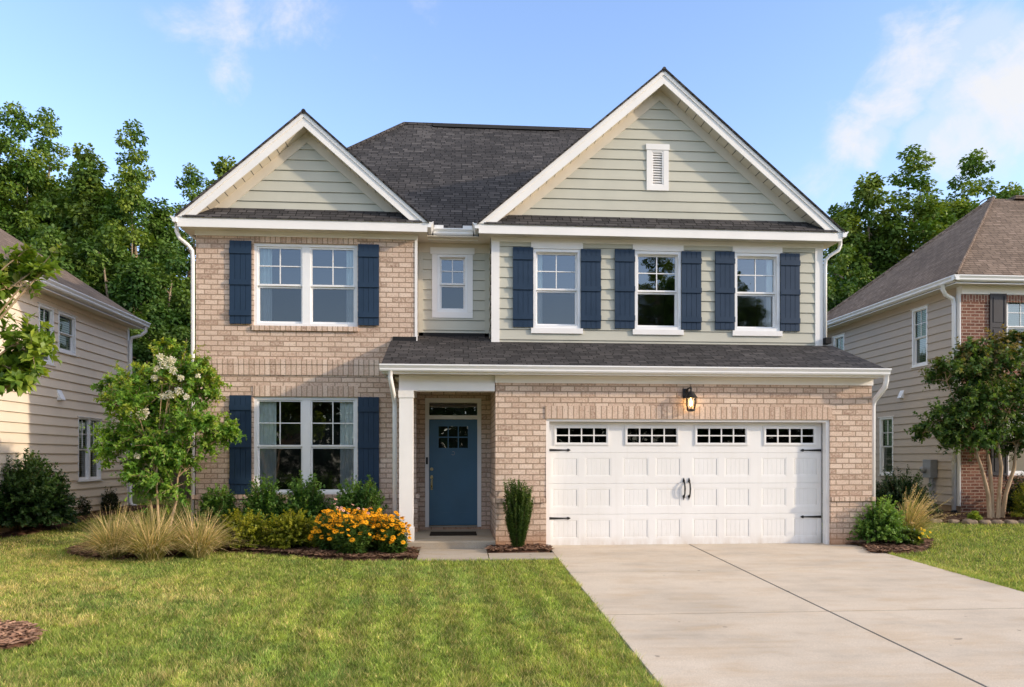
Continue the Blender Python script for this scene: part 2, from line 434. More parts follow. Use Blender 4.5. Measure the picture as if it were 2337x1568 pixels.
def window(F, parent, u0, u1, v0, v1, double=False, grid=True, casing=None, depth=.06, curtain=(), blind=False, fw=.055, room=True, lowscreen=True, glass='glass', mull=.075, rail=.034):
    """vinyl double-hung window; d = 0 is the wall face"""
    a = MB(F); a.frame(u0, u1, v0, v1, fw, -depth - .06, .022 if casing else -.035)
    units = [(u0 + fw, u1 - fw)]
    if double:
        m = (u0 + u1) / 2
        a.box(m - mull, m + mull, -depth - .06, .012 if casing else -.045, v0 + fw, v1 - fw)
        units = [(u0 + fw, m - mull), (m + mull, u1 - fw)]
    w = a.build('window', M['vinyl'], parent)
    if casing:
        hd, sd, sl = casing                       # header height, side width, sill height
        c = MB(F)
        e = sd + .035
        c.box(u0 - e, u1 + e, -.01, .045, v1 + .002, v1 + hd)
        if sd > .03:
            c.box(u0 - sd, u0 - .002, -.01, .034, v0, v1); c.box(u1 + .002, u1 + sd, -.01, .034, v0, v1)
            c.box(u0 - sd, u1 + sd, -.01, .034, v0 - sl, v0 - .002)
        c.build('casing', M['white'], w)
        if sd <= .03:
            s = MB(F); s.box(u0 - e, u1 + e, -.01, .05, v0 - sl, v0 - .003); s.build('sill', M['white'], w)
    vm = (v0 + v1) / 2 + .01
    for (a0, a1) in units:
        up = MB(F); dz = -depth - .005
        up.frame(a0, a1, vm - .022, v1 - fw, rail, dz - .035, dz)
        if grid:
            cm, cv = (a0 + a1) / 2, (vm + .02 + v1 - fw - .034) / 2
            up.box(cm - .009, cm + .009, dz - .026, dz - .006, vm + .02, v1 - fw - .034)
            up.box(a0 + rail, cm - .009, dz - .026, dz - .006, cv - .009, cv + .009)
            up.box(cm + .009, a1 - rail, dz - .026, dz - .006, cv - .009, cv + .009)
        us = up.build('upper_sash', M['vinyl'], w)
        p = MB(F); p.quad((a0 + rail - .005, dz - .022, vm), (a1 - rail + .005, dz - .022, vm), (a1 - rail + .005, dz - .022, v1 - fw - .03), (a0 + rail - .005, dz - .022, v1 - fw - .03))
        p.build('pane', M[glass], w)
        lo = MB(F); dl = dz - .04
        lo.frame(a0, a1, v0 + fw, vm - .024, rail, dl - .035, dl, wb=.05)
        lo.build('lower_sash', M['vinyl'], w)
        p = MB(F); p.quad((a0 + rail - .005, dl - .02, v0 + fw + .045), (a1 - rail + .005, dl - .02, v0 + fw + .045), (a1 - rail + .005, dl - .02, vm - .054), (a0 + rail - .005, dl - .02, vm - .054))
        p.build('pane', M['screen' if lowscreen else glass], w)
    if blind:
        b = MB(F); n = int((v1 - v0 - .1) / .05); d = -depth - .088
        for k in range(n):
            z = v0 + .06 + k * .05
            b.quad((u0 + fw, d, z), (u1 - fw, d, z), (u1 - fw, d - .014, z + .044), (u0 + fw, d - .014, z + .044))
        b.build('blind', M['blind'], w)
    for (c0, c1) in curtain:
        c = MB(F); n = 22; d = -depth - .115
        pts = []
        for k in range(n + 1):
            u = c0 + (c1 - c0) * k / n
            dd = d + .018 * math.sin(k * 2 * PI / 5.5) + .006 * math.sin(k * 2.1)
            pts += [(u, dd, v0 + .02), (u, dd, v1 - .02)]
        c.add(pts, [(2 * k, 2 * k + 2, 2 * k + 3, 2 * k + 1) for k in range(n)])
        c.build('curtain', M['curtain'], w, smooth=True)
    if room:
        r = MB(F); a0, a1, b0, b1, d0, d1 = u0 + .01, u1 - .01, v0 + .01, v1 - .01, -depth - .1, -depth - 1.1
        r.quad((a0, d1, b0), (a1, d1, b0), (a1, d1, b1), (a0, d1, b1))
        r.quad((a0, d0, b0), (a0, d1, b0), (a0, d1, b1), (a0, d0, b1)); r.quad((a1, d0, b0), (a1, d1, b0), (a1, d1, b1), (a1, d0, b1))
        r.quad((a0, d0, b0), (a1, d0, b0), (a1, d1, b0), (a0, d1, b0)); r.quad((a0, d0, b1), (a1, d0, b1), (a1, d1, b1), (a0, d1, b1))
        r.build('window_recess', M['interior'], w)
    return w

def shutter(F, parent, u0, u1, v0, v1, d=.0):
    m = MB(F); n = 4; wd = (u1 - u0) / n
    for k in range(n):
        m.box(u0 + k * wd + (.003 if k else 0), u0 + (k + 1) * wd - (.003 if k < n - 1 else 0), d + .004, d + .034 + .001 * (k % 2), v0, v1)
    m.box(u0 + .004, u1 - .004, d + .002, d + .022, v0 + .004, v1 - .004)
    s = m.build('shutter', M['navy'], parent)
    h = v1 - v0
    for f in (.13, .50, .875):
        zc = v0 + f * h
        b = MB(F); b.box(u0 - .003, u1 + .003, d + .0365, d + .058, zc - .052, zc + .052)
        b.build('batten', M['navy'], s)
    return s

# ---- left brick bay
FB = front(YB)
uw = (-3.865, -1.90, 4.095, 5.685)
lw = (-3.868, -1.90, 0.84, 2.735)
a = MB(FB); a.wall(XL, XBR, .855, 5.9, [uw, lw], rev=.12)
a.quad((XL, .045, -.3), (XBR + .03, .045, -.3), (XBR + .03, .045, .78), (XL, .045, .78))
fx = face_px(XBR); fl = face_mx(XL)
b1 = MB(fx); b1.wall(YB, YR + .2, -.3, 5.9); a.v += b1.v; n0 = len(a.v) - len(b1.v); a.f += [tuple(n0 + i for i in f) for f in b1.f]
b1 = MB(fl); b1.wall(-25.0, -YB, -.3, 5.9); n0 = len(a.v); a.v += b1.v; a.f += [tuple(n0 + i for i in f) for f in b1.f]
a.build('brick_wall', M['brick'], house)
for nm, q in (('brick_ledge', (XL - .045, XBR + .07, 0, .085, .78, .856)), ('rowlock_band', (XL - .02, XBR + .02, -.01, .035, 3.355, 3.455)),
              ('soldier_band', (XL - .012, XBR + .012, -.01, .022, 3.152, 3.353)), ('brick_lintel', (-3.875, -1.89, -.01, .014, 2.74, 2.945)),
              ('brick_lintel', (-3.86, -1.905, -.01, .014, 5.69, 5.826)), ('brick_sill', (-3.885, -1.885, -.06, .05, 4.0, 4.09))):
    a = MB(FB); a.box(*q); a.build(nm, M['soldier'], house, swap=True)
cu = [(-3.81, -3.56), (-2.14, -1.955)]
window(FB, house, *uw, double=True, curtain=cu)
cu = [(-3.81, -3.48), (-2.26, -1.955)]
window(FB, house, *lw, double=True, curtain=cu, glass='clearglass')
shutter(FB, house, -4.305, -3.90, 4.12, 5.705, .012); shutter(FB, house, -1.885, -1.485, 4.12, 5.685, .012)
shutter(FB, house, -4.305, -3.90, .866, 2.755, .012); shutter(FB, house, -1.885, -1.485, .866, 2.735, .012)

# ---- recessed wall between the gables
FR = front(YR)
rw = (XA(998, YR), XA(1067, YR), 4.50, ZA(1030, 581.5, YR))
a = MB(FR); a.siding(3.6, 5.9, XBR + .004, XGL, [rw], phase=.07)
b1 = MB(face_mx(XGL)); b1.siding(3.6, 5.9, -YR, -YB, phase=.07); n0 = len(a.v); a.v += b1.v; a.f += [tuple(n0 + i for i in f) for f in b1.f]
a.build('siding_wall', M['sage'], house)
window(FR, house, *rw, casing=(.135, .105, .115), fw=.05)
a = MB(FR)
a.box(XBR + .012, XGL - .003, .0, .03, 5.70, ZS); a.build('frieze_board', M['cream'], house)
for q in ((XBR + .012, XBR + .11), (XGL - .11, XGL - .003)):
    a = MB(FR); a.box(*q, .0, .03, 3.6, 5.70); a.build('corner_board', M['sage'], house)

# ---- right gable wall, second storey
wins = []
for cxw in (1.985, 4.012, 6.045):
    wins.append((cxw - .467, cxw + .467, 4.115, 5.675))
a = MB(FB); a.siding(3.72, 5.9, XGL + .16, XGR - .15, wins, phase=.02)
b1 = MB(face_px(XGR)); b1.siding(-.2, 5.9, YB, 25.0, phase=.02); n0 = len(a.v); a.v += b1.v; a.f += [tuple(n0 + i for i in f) for f in b1.f]
a.build('siding_wall', M['sage'], house)
for i, q in enumerate(wins):
    window(FB, house, *q, casing=(.135, .012, .105), curtain=[(q[0] + .06, q[0] + .2)] if i == 0 else ([(q[1] - .2, q[1] - .06)] if i == 2 else ()))
    shutter(FB, house, q[0] - .405, q[0] - .008, q[2] + .01, q[3] + .018, .018)
    shutter(FB, house, q[1] + .008, q[1] + .405, q[2] + .0, q[3] + .008, .018)
for q in ((XGL, XGL + .16), (XGR - .15, XGR + .012)):
    a = MB(FB); a.box(*q, -.02, .03, 3.72, 5.80); a.build('corner_board', M['white'], house)
a = MB(FB); a.box(XBR - .03, XBR + .02, -.06, .012, 3.82, 5.80); a.build('corner_board', M['white'], house)
for (x0, x1) in ((XL - .01, XBR + .03), (XGL - .01, XGR + .02)):
    a = MB(FB); a.box(x0, x1, -.02, .036, 5.80, ZS); a.build('frieze_board', M['white'], house)

# ---- gables
def gable(xa, za, half, zb, vent):
    yf = YB - .30
    s = (za - zb) / half
    def band(o0, o1, y0, y1, name, mat, zc=None):
        zc = zb if zc is None else zc
        for sg in (-1, 1):
            top = [(xa + sg * (za - o0 - zc) / s, zc), (xa, za - o0), (xa, za - o1), (xa + sg * (za - o1 - zc) / s, zc)]
            m = MB(); m.add([(p[0], y0, p[1]) for p in top] + [(p[0], y1, p[1]) for p in top],
                            [(0, 1, 2, 3), (7, 6, 5, 4), (0, 4, 5, 1), (1, 5, 6, 2), (2, 6, 7, 3), (3, 7, 4, 0)], raw=True)
            m.build(name, mat, house)
    band(.0, .255, yf - .025, yf, 'rake_board', M['white'])
    band(.0, .085, yf - .045, yf - .0255, 'rake_moulding', M['white'])
    band(.205, .225, yf + .002, YB - .002, 'rake_soffit', M['cream'])
    # the joints between the soffit boards
    m = MB()
    for sg in (-1, 1):
        x = .35
        while x < half - .35:
            z = za - .226 - s * x
            m.add([(xa + sg * x, yf + .003, z), (xa + sg * (x + .012), yf + .003, z - s * .012), (xa + sg * (x + .012), YB - .03, z - s * .012), (xa + sg * x, YB - .03, z)], [(0, 1, 2, 3)], raw=True)
            x += .16
    for sg in (0,): pass
    m.build('soffit_joint', M['joint'], house)
    zw = zb + .25
    band(.226, .44, YB - .028, YB - .001, 'gable_frieze', M['cream'], zc=zw)
    g = MB(FB)
    f_lo = lambda v: xa - max(za - .30 - v, 0) / s
    f_hi = lambda v: xa + max(za - .30 - v, 0) / s
    holes = [vent[:4]] if vent else []
    g.siding(zw - .03, za - .31, f_lo, f_hi, holes, phase=zw - .03)
    g.build('gable_siding', M['sage'], house)
    if vent:
        u0, u1, v0, v1 = vent
        c = MB(FB); c.frame(u0, u1, v0, v1, .105, -.02, .036, wt=.02); c.box(u0 - .015, u1 + .015, -.01, .048, v1 + .002, v1 + .115)
        vt = c.build('gable_vent', M['white'], house)
        l = MB(FB)
        z = v0 + .115
        while z < v1 - .06:
            l.add([(u0 + .13, .026, z), (u1 - .13, .026, z), (u1 - .13, -.02, z + .055), (u0 + .13, -.02, z + .055), (u0 + .13, .02, z - .008), (u1 - .13, .02, z - .008)], [(0, 1, 2, 3), (4, 5, 1, 0)])
            z += .05
        l.frame(u0 + .106, u1 - .106, v0 + .106, v1 - .022, .024, -.02, .03)
        l.build('louver', M['white'], vt)
    # shingled roof planes of this gable
    yb = 14.8 + (za - 6.03) / .852 + .25
    for sg in (-1, 1):
        r = MB(); ov = .03
        xe = xa + sg * (half + ov); ze = zb - ov * s
        P = [(xa, yf - .07, za + .045), (xa, yb, za + .045), (xe, yb, ze + .045), (xe, yf - .07, ze + .045)]
        r.slab(*P, .042); r.build('gable_roof', M['roof'], house)
    c = MB()
    c.tube([(xa, yf - .068, za + .012), (xa, yb, za + .012)], .045, 8, flat=.9); c.build('ridge_cap', M['roof'], house)
    # the little skirt roof at the foot of the gable
    k = MB()
    xs = half - .10
    k.slab((xa - xs, yf - .05, zb + .02), (xa + xs, yf - .05, zb + .02), (xa + xs, YB - .012, zb + .295), (xa - xs, YB - .012, zb + .295), .03)
    k.build('skirt_roof', M['roof'], house)
    # level eave
    e = MB(); e.box(xa - half, xa + half, yf - .028, yf, ZS - .02, zb - .004); e.build('fascia_board', M['white'], house)
    e = MB(); e.box(xa - half + .01, xa + half - .01, yf + .002, YB + .3, ZS, ZS + .02)
    e.build('soffit', M['cream'], house)

gable(-2.857, 8.06, 2.313, 6.045, None)
gable(4.045, 9.12, 3.61, 6.045, (XA(1475, YB), XA(1525, YB), ZA(1500, 436, YB), ZA(1500, 344, YB)))

# ---- main roof
rl, rr, zr, yr, ze = -1.37, 3.85, 10.42, 19.95, 6.03
A_, B_, C_, D_ = (-5.25, 14.8, ze), (7.74, 14.8, ze), (7.74, 25.1, ze), (-5.25, 25.1, ze)
E_, H_ = (rl, yr, zr), (rr, yr, zr)
m = MB(); m.add([A_, B_, C_, D_, E_, H_, *[(p[0], p[1], p[2] - .06) for p in (A_, B_, C_, D_)]],
    [(0, 1, 5, 4), (1, 2, 5), (2, 3, 4, 5), (3, 0, 4), (0, 6, 7, 1), (1, 7, 8, 2), (2, 8, 9, 3), (3, 9, 6, 0), (9, 8, 7, 6)], raw=True)
m.build('main_roof', M['roof'], house)
m = MB()
for p, q in ((A_, E_), (B_, H_), (E_, H_)):
    pp = Vector(p); qq = Vector(q); m.tube([pp + Vector((0, 0, .0)), qq + Vector((0, 0, .0))], .07, 8, flat=.5)
m.build('hip_cap', M['roof'], house)
m = MB(); x0, x1 = XA(988, yr), XA(1275, yr)
m.add([(x0, yr - .16, zr - .09), (x0, yr, zr + .07), (x0, yr + .16, zr - .09), (x1, yr - .16, zr - .09), (x1, yr, zr + .07), (x1, yr + .16, zr - .09)], [(0, 3, 4, 1), (1, 4, 5, 2), (0, 1, 2), (3, 5, 4), (0, 2, 5, 3)], raw=True)
m.build('ridge_vent', M['rubber'], house)
m = MB()
m.quad((-4.9, 25.0, -.3), (7.4, 25.0, -.3), (7.4, 25.0, 6.0), (-4.9, 25.0, 6.0)); m.build('rear_wall', M['sage'], house)

# ---- gutters and downspouts
def kg(d0, v0, h=.115, w=.115):
    return [(d0, v0), (d0 + w * .55, v0), (d0 + w * .7, v0 + h * .2), (d0 + w * .7, v0 + h * .42), (d0 + w * .95, v0 + h * .78), (d0 + w, v0 + h * .8), (d0 + w, v0 + h), (d0 + w - .012, v0 + h), (d0 + w - .02, v0 + h * .85), (d0, v0 + h * .85)]
xi0, xi1 = -2.857 + 2.313, 4.045 - 3.61
g = MB(front(14.78)); g.sweep(kg(0, 5.955), xi0 + .10, xi1 - .10)
g2 = MB(lambda u, d, v: (xi0 + d, u, v)); g2.sweep(kg(0, 5.955), 14.27, 14.80)
g3 = MB(lambda u, d, v: (xi1 - d, u, v)); g3.sweep(kg(0, 5.955), 14.27, 14.80)
for q in (g2, g3):
    n0 = len(g.v); g.v += q.v; g.f += [tuple(n0 + i for i in f) for f in q.f]
g.box(xi0 + .12, xi0 + .30, .085, .092, 6.06, 6.13); g.box(xi1 - .30, xi1 - .12, .085, .092, 6.06, 6.13)
g.build('gutter', M['vinyl'], house)
m = MB(); m.box(xi0 - .3, xi1 + .3, 14.62, YR, ZS + .003, ZS + .02); m.build('soffit', M['cream'], house)
m = MB(); m.box(xi0 + .0, xi1 - .0, 14.775, 14.80, ZS - .02, 5.95); m.build('fascia_board', M['white'], house)
g = MB(lambda u, d, v: (-2.857 - 2.313 - d, u, v)); g.sweep(kg(0, 5.94), 14.24, 25.0); g.build('gutter', M['vinyl'], house)
g = MB(lambda u, d, v: (4.045 + 3.61 + d, u, v)); g.sweep(kg(0, 5.94), 14.24, 25.0); g.build('gutter', M['vinyl'], house)
m = MB(); xo = -5.24
m.tube([(xo, 14.45, 5.95), (xo, 14.45, 5.82), (xo + .05, 14.46, 5.70), (XL - .13, 14.55, 5.60), (XL - .06, 14.58, 5.50), (XL - .055, 14.6, 5.3), (XL - .055, 14.6, .02)], .043, 8, flat=.85)
m.build('downspout', M['vinyl'], house, smooth=True)
m = MB(); xo = 7.71
m.tube([(xo, 14.45, 5.95), (xo, 14.45, 5.84), (xo - .03, 14.46, 5.74), (XGR + .12, 14.52, 5.64), (XGR + .06, 14.56, 5.56), (XGR + .055, 14.57, 5.4), (XGR + .055, 14.57, 3.95)], .042, 8, flat=.85)
m.build('downspout', M['vinyl'], house, smooth=True)
m = MB(); m.box(XGR + .01, XGR + .13, 14.45, 14.66, 3.86, 3.98); m.build('roof_diverter', M['rubber'], house)

# ---- garage and porch
FG = front(YG)
gd = (1.576, 6.747, -.06, 2.25)
a = MB(FG); a.wall(XGL, gd[0], .855, gd[3]); a.wall(gd[1], XGG, .855, gd[3]); a.wall(XGL, XGG, gd[3], 2.9)
a.quad((gd[0], 0, gd[3]), (gd[0], -.15, gd[3]), (gd[1], -.15, gd[3]), (gd[1], 0, gd[3]))
for u_ in gd[:2]: a.quad((u_, .022, -.2), (u_, -.15, -.2), (u_, -.15, gd[3]), (u_, 0, gd[3]))
a.wall(XGL, gd[0], -.25, .78, d=.022); a.wall(gd[1], XGG, -.25, .78, d=.022)
a.build('brick_wall', M['brick'], house)
a = MB(face_mx(XGL)); a.wall(-YD, -YG, -.25, 2.96); a.build('brick_wall', M['brick'], house)
a = MB(face_px(XGG)); a.wall(YG, YB, -.25, 2.96); a.build('brick_wall', M['brick'], house)
for nm, q in (('brick_ledge', (XGL - .04, gd[0] - .002, -.02, .06, .78, .856)), ('brick_ledge', (gd[1] + .002, XGG + .045, -.02, .06, .78, .856)),
              ('brick_lintel', (gd[0] - .02, gd[1] + .03, -.01, .016, gd[3] + .002, 2.475)), ('brick_ledge', (XGL - .04, XGL, -1.6, -.022, .78, .856))):
    a = MB(FG); a.box(*q); a.build(nm, M['soldier'], house, swap=True)
a = MB(FG); a.frame(gd[0], gd[1], -.05, gd[3], .062, -.16, -.028, wb=.002, wt=.045); a.build('garage_casing', M['white'], house)

# garage door: four sections
GX0, GX1, GY, SH = gd[0] + .06, gd[1] - .06, YG + .20, 2.205 / 4
FD = front(GY)
door = MB(FD)
lites = [(474, 762), (836, 1120), (1196, 1479), (1552, 1832)]
panels_u, lite_u = [], []
wid = GX1 - GX0
for k in range(4):
    c = GX0 + wid * (.1195 + .2537 * k)
    lite_u.append((c - .50, c + .50))
    panels_u += [(c - .535, c - .055), (c + .06, c + .54)]
for r in range(4):
    z0, z1 = r * SH + (.002 if r else -.01), (r + 1) * SH - .004
    holes = [(a0, a1, z0 + .115, z1 - .075) for a0, a1 in (panels_u if r < 3 else lite_u)]
    if r == 3: holes = [(a0, a1, z0 + .13, z1 - .06) for a0, a1 in lite_u]
    us = sorted({GX0, GX1, *[h[0] for h in holes], *[h[1] for h in holes]})
    vs = [z0, holes[0][2], holes[0][3], z1]
    for p, q in zip(us, us[1:]):
        for v_, w_ in zip(vs, vs[1:]):
            if any(h[0] <= p and q <= h[1] and h[2] <= v_ and w_ <= h[3] for h in holes): continue
            door.quad((p, 0, v_), (q, 0, v_), (q, 0, w_), (p, 0, w_))
    door.quad((GX0, 0, z1), (GX1, 0, z1), (GX1, -.012, z1 + .003), (GX0, -.012, z1 + .003))
    door.quad((GX0, -.012, z0 - .004), (GX1, -.012, z0 - .004), (GX1, 0, z0), (GX0, 0, z0))
    if r < 3:
        for a0, a1, b0, b1 in holes:      # pressed panel: moulded edge, then a field with bead grooves
            def ring(i0, d0, i1, d1):
                o = [(a0 + i0, d0, b0 + i0), (a1 - i0, d0, b0 + i0), (a1 - i0, d0, b1 - i0), (a0 + i0, d0, b1 - i0)]
                n = [(a0 + i1, d1, b0 + i1), (a1 - i1, d1, b0 + i1), (a1 - i1, d1, b1 - i1), (a0 + i1, d1, b1 - i1)]
                door.add(o + n, [(j, (j + 1) % 4, 4 + (j + 1) % 4, 4 + j) for j in range(4)])
            ring(0, 0, .006, -.0015); ring(.006, -.0015, .022, -.0015); ring(.022, -.0015, .034, -.006)
            i = .034; nb = 5; wd = (a1 - a0 - 2 * i) / nb
            for j in range(nb):
                x0_, x1_ = a0 + i + j * wd, a0 + i + (j + 1) * wd
                door.quad((x0_ + .004, -.006, b0 + i), (x1_ - .004, -.006, b0 + i), (x1_ - .004, -.006, b1 - i), (x0_ + .004, -.006, b1 - i))
                if j: door.quad((x0_, -.0095, b0 + i), (x0_ + .004, -.006, b0 + i), (x0_ + .004, -.006, b1 - i), (x0_, -.0095, b1 - i))
                if j < nb - 1: door.quad((x1_ - .004, -.006, b0 + i), (x1_, -.0095, b0 + i), (x1_, -.0095, b1 - i), (x1_ - .004, -.006, b1 - i))
gdoor = door.build('garage_door', M['garage'], house)
z0 = 3 * SH
for a0, a1 in lite_u:
    fz0, fz1 = z0 + .13, z0 + SH - .064
    f = MB(FD); f.frame(a0, a1, fz0, fz1, .05, -.02, .016)
    f.frame(a0 + .012, a1 - .012, fz0 + .012, fz1 - .012, .02, .0165, .022)
    iu0, iu1, iv0, iv1 = a0 + .05, a1 - .05, fz0 + .05, fz1 - .05
    for j in (1, 2, 3):
        u = iu0 + (iu1 - iu0) * j / 4; f.box(u - .0105, u + .0105, -.01, .012, iv0, iv1)
    vmid = (iv0 + iv1) / 2
    for j in range(4):
        f.box(iu0 + (iu1 - iu0) * j / 4 + .0105 * (j > 0), iu0 + (iu1 - iu0) * (j + 1) / 4 - .0105 * (j < 3), -.01, .012, vmid - .0105, vmid + .0105)
    f.build('window_frame', M['garage'], gdoor)
    p = MB(FD); p.quad((iu0 - .01, -.012, iv0 - .01), (iu1 + .01, -.012, iv0 - .01), (iu1 + .01, -.012, iv1 + .01), (iu0 - .01, -.012, iv1 + .01)); p.build('pane', M['darkglass'], gdoor)
a = MB(FD); a.quad((GX0, -.5, 0), (GX1, -.5, 0), (GX1, -.5, 2.25), (GX0, -.5, 2.25)); a.build('inner_wall', M['rubber'], gdoor)
a = MB(FD); a.box(GX0, GX1, -.02, .004, -.03, -.0105); a.build('bottom_seal', M['rubber'], gdoor)
for side in (0, 1):
    for zc in (3 * SH + .045, SH - .07):
        s = 1 if side == 0 else -1
        x0 = (GX0 + .012) if side == 0 else (GX1 - .012)
        L = .395
        poly = [(0, -.022), (.30, -.011), (.325, -.011), (.34, -.026), (.365, -.02), (L, 0), (.365, .02), (.34, .026), (.325, .011), (.30, .011), (0, .022)]
        m = MB(FD); m.prism([(x0 + s * p[0], zc + p[1]) for p in poly], .002, .012); m.build('strap_hinge', M['black'], gdoor)
for xh in (XA(1560.3, GY), XA(1572.3, GY)):
    m = MB(); y = GY - .012
    zt, zb_ = 1.14, .86
    m.tube([(xh, y, zt), (xh, y - .03, zt - .01), (xh, y - .052, zt - .05), (xh + .004, y - .058, 1.0), (xh + .002, y - .05, zb_ + .05), (xh, y - .03, zb_ + .01), (xh, y, zb_)], [.012, .013, .013, .015, .013, .012, .012], 8)
    for zz, s_ in ((zt, 1), (zb_, -1)):
        m.add([(xh + dx, y + dy, zz + dz) for dy in (0.010, -.004) for dx, dz in ((0, -.03), (.022, -.008), (.016, .02), (0, .062 * s_ if s_ > 0 else .03), (-.016, .02), (-.022, -.008))],
              [(0, 1, 2, 3, 4, 5), (11, 10, 9, 8, 7, 6)] + [(i, 6 + i, 6 + (i + 1) % 6, (i + 1) % 6) for i in range(6)], raw=True)
        m.add([(xh + dx, y + dy, zz + dz) for dy in (0.010, -.004) for dx, dz in ((-.012, 0), (.012, 0), (0, .06 * s_))], [(0, 1, 2), (5, 4, 3), (0, 3, 4, 1), (1, 4, 5, 2), (2, 5, 3, 0)], raw=True)
    m.build('pull_handle', M['black'], gdoor, smooth=False)

# porch roof
yE, zE = 12.70, 3.135
sl = .365
zat = lambda y: zE + .01 + sl * (y - yE)
r = MB()
xl_, xr_ = -1.26, 7.63
r.slab((xl_, yE - .05, zat(yE - .05)), (xr_, yE - .05, zat(yE - .05)), (xr_, YB - .004, zat(YB)), (xl_, YB - .004, zat(YB)), .04)
r.slab((XBR + .006, YB - .003, zat(YB)), (XGL - .004, YB - .003, zat(YB)), (XGL - .004, YR - .004, zat(YR)), (XBR + .006, YR - .004, zat(YR)), .04)
r.build('porch_roof', M['roof'], house)
a = MB(FB); a.box(xl_ + .04, XBR + .0, .002, .02, zat(YB) - .03, zat(YB) + .075); a.build('flashing', M['rubber'], house)
a = MB(FR); a.box(XBR + .02, XGL - .02, .022, .03, zat(YR) - .04, zat(YR) + .06); a.build('flashing', M['rubber'], house)
a = MB(); 
for xx in (xl_ + .01, xr_ - .03):
    a.add([(xx, yE, 3.0), (xx, yE, zat(yE) - .045), (xx, YB, zat(YB) - .045), (xx, YB, 3.0), (xx + .02, yE, 3.0), (xx + .02, yE, zat(yE) - .045), (xx + .02, YB, zat(YB) - .045), (xx + .02, YB, 3.0)],
          [(0, 1, 2, 3), (7, 6, 5, 4), (0, 4, 5, 1), (1, 5, 6, 2), (2, 6, 7, 3), (3, 7, 4, 0)], raw=True)
a.build('rake_board', M['white'], house)
a = MB(); a.box(xl_ + .03, xr_ - .03, yE, yE + .022, 2.985, zat(yE) - .05); a.build('fascia_board', M['white'], house)
a = MB(); a.box(xl_ + .03, xr_ - .03, yE + .023, YG - .001, 3.0, 3.018); a.build('soffit', M['cream'], house)
g = MB(front(yE)); g.sweep(kg(0, 3.02, .115, .125), xl_ - .02, xr_ + .02); g.build('gutter', M['vinyl'], house)
a = MB(FG); a.box(XGL - .012, XGG + .01, 0, .034, 2.872, 2.998); a.box(XGL - .012, XGG + .01, .034, .05, 2.975, 2.997); a.build('frieze_board', M['white'], house)
# beam, column, ceiling
xc = XA(927.5, 13.05)
a = MB(FG); a.box(xc - .125, XGL - .014, -.22, .005, 2.725, 2.872); a.box(xc - .125, XGL - .014, -.20, -.02, 2.873, 2.998); a.build('porch_beam', M['white'], house)
a = MB(); a.box(xc - .125, xc + .10, 13.22, YB - .002, 2.73, 2.998); a.build('porch_beam', M['white'], house)
a = MB(); a.box(XBR - .3, XGL, 13.2, YD, 2.96, 2.98); a.build('porch_ceiling', M['cream'], house)
zp = .12
a = MB(); a.box(xc - .118, xc + .118, 12.955, 13.19, zp + .235, 2.60); a.box(xc - .131, xc + .131, 12.94, 13.205, 2.60, 2.724); a.box(xc - .134, xc + .134, 12.937, 13.208, zp, zp + .235)
a.build('porch_column', M['white'], house)
a = MB(); a.add([(-1.05, 12.88, -.3), (XGL - .01, 12.88, -.3), (XGL - .01, YD, -.3), (-1.05, YD, -.3), (-1.05, 12.88, zp - .02), (XGL - .01, 12.88, zp - .02), (XGL - .01, YD, zp), (-1.05, YD, zp), (-1.05, 12.90, zp), (XGL - .01, 12.90, zp)],
    [(0, 1, 5, 4), (4, 5, 9, 8), (8, 9, 6, 7), (1, 2, 6, 9, 5), (0, 4, 8, 7, 3)], raw=True)
a.build('porch_floor', M['porchcon'], house)
# door wall
FDW = front(YD)
dt = (XA(970.3, YD), XA(1098.4, YD), zp + .05, ZA(1034, 909, YD))
a = MB(FDW); a.wall(XBR, XGL, zp, 2.97, [dt], rev=.1); a.build('brick_wall', M['brick'], house)
da, db = XA(979, YD), XA(1089.5, YD)
dz0, dz1, tz0, tz1 = .205, ZA(1034, 957, YD), ZA(1034, 948, YD), ZA(1034, 919, YD)
a = MB(FDW)
a.box(dt[0], da, -.1, .012, dt[2], dt[3]); a.box(db, dt[1], -.1, .012, dt[2], dt[3]); a.box(da, db, -.1, .012, tz1, dt[3]); a.box(da, db, -.1, .008, dz1 + .002, tz0)
ds = a.build('door_frame', M['white'], house)
a = MB(FDW); a.box(da, db, -.12, .03, dt[2], dz0 - .012); a.build('threshold', M['porchcon'], ds)
p = MB(FDW); p.quad((da, -.04, tz0), (db, -.04, tz0), (db, -.04, tz1), (da, -.04, tz1)); p.build('transom_pane', M['glass'], ds)
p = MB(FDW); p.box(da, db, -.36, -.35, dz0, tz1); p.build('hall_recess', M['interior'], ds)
a = MB(FDW)
su = lambda x: da + (db - da) * (x - 259) / (693 - 259)
sz = lambda y: dz0 + (dz1 - dz0) * (1230 - y) / (1230 - 285)
holes = [(su(340), su(612), sz(545), sz(343)), (su(335), su(450), sz(1118), sz(612)), (su(507), su(620), sz(1118), sz(612))]
a.wall(da + .003, db - .003, dz0, dz1 - .003, holes, d=-.03, rev=.012)
for h in holes[1:]:
    a.quad((h[0], -.042, h[2]), (h[1], -.042, h[2]), (h[1], -.042, h[3]), (h[0], -.042, h[3]))
fd = a.build('front_door', M['door'], house)
h = holes[0]
m = MB(FDW); m.frame(h[0] - .018, h[1] + .018, h[2] - .018, h[3] + .018, .028, -.029, -.018)
for j in (1, 2): 
    u = h[0] + (h[1] - h[0]) * j / 3; m.box(u - .011, u + .011, -.05, -.024, h[2] + .01, h[3] - .01)
vmid = (h[2] + h[3]) / 2
for j in range(3): m.box(h[0] + (h[1] - h[0]) * j / 3 + .0115, h[0] + (h[1] - h[0]) * (j + 1) / 3 - .0115, -.05, -.025, vmid - .011, vmid + .011)
m.build('glazing_bar', M['door'], fd)
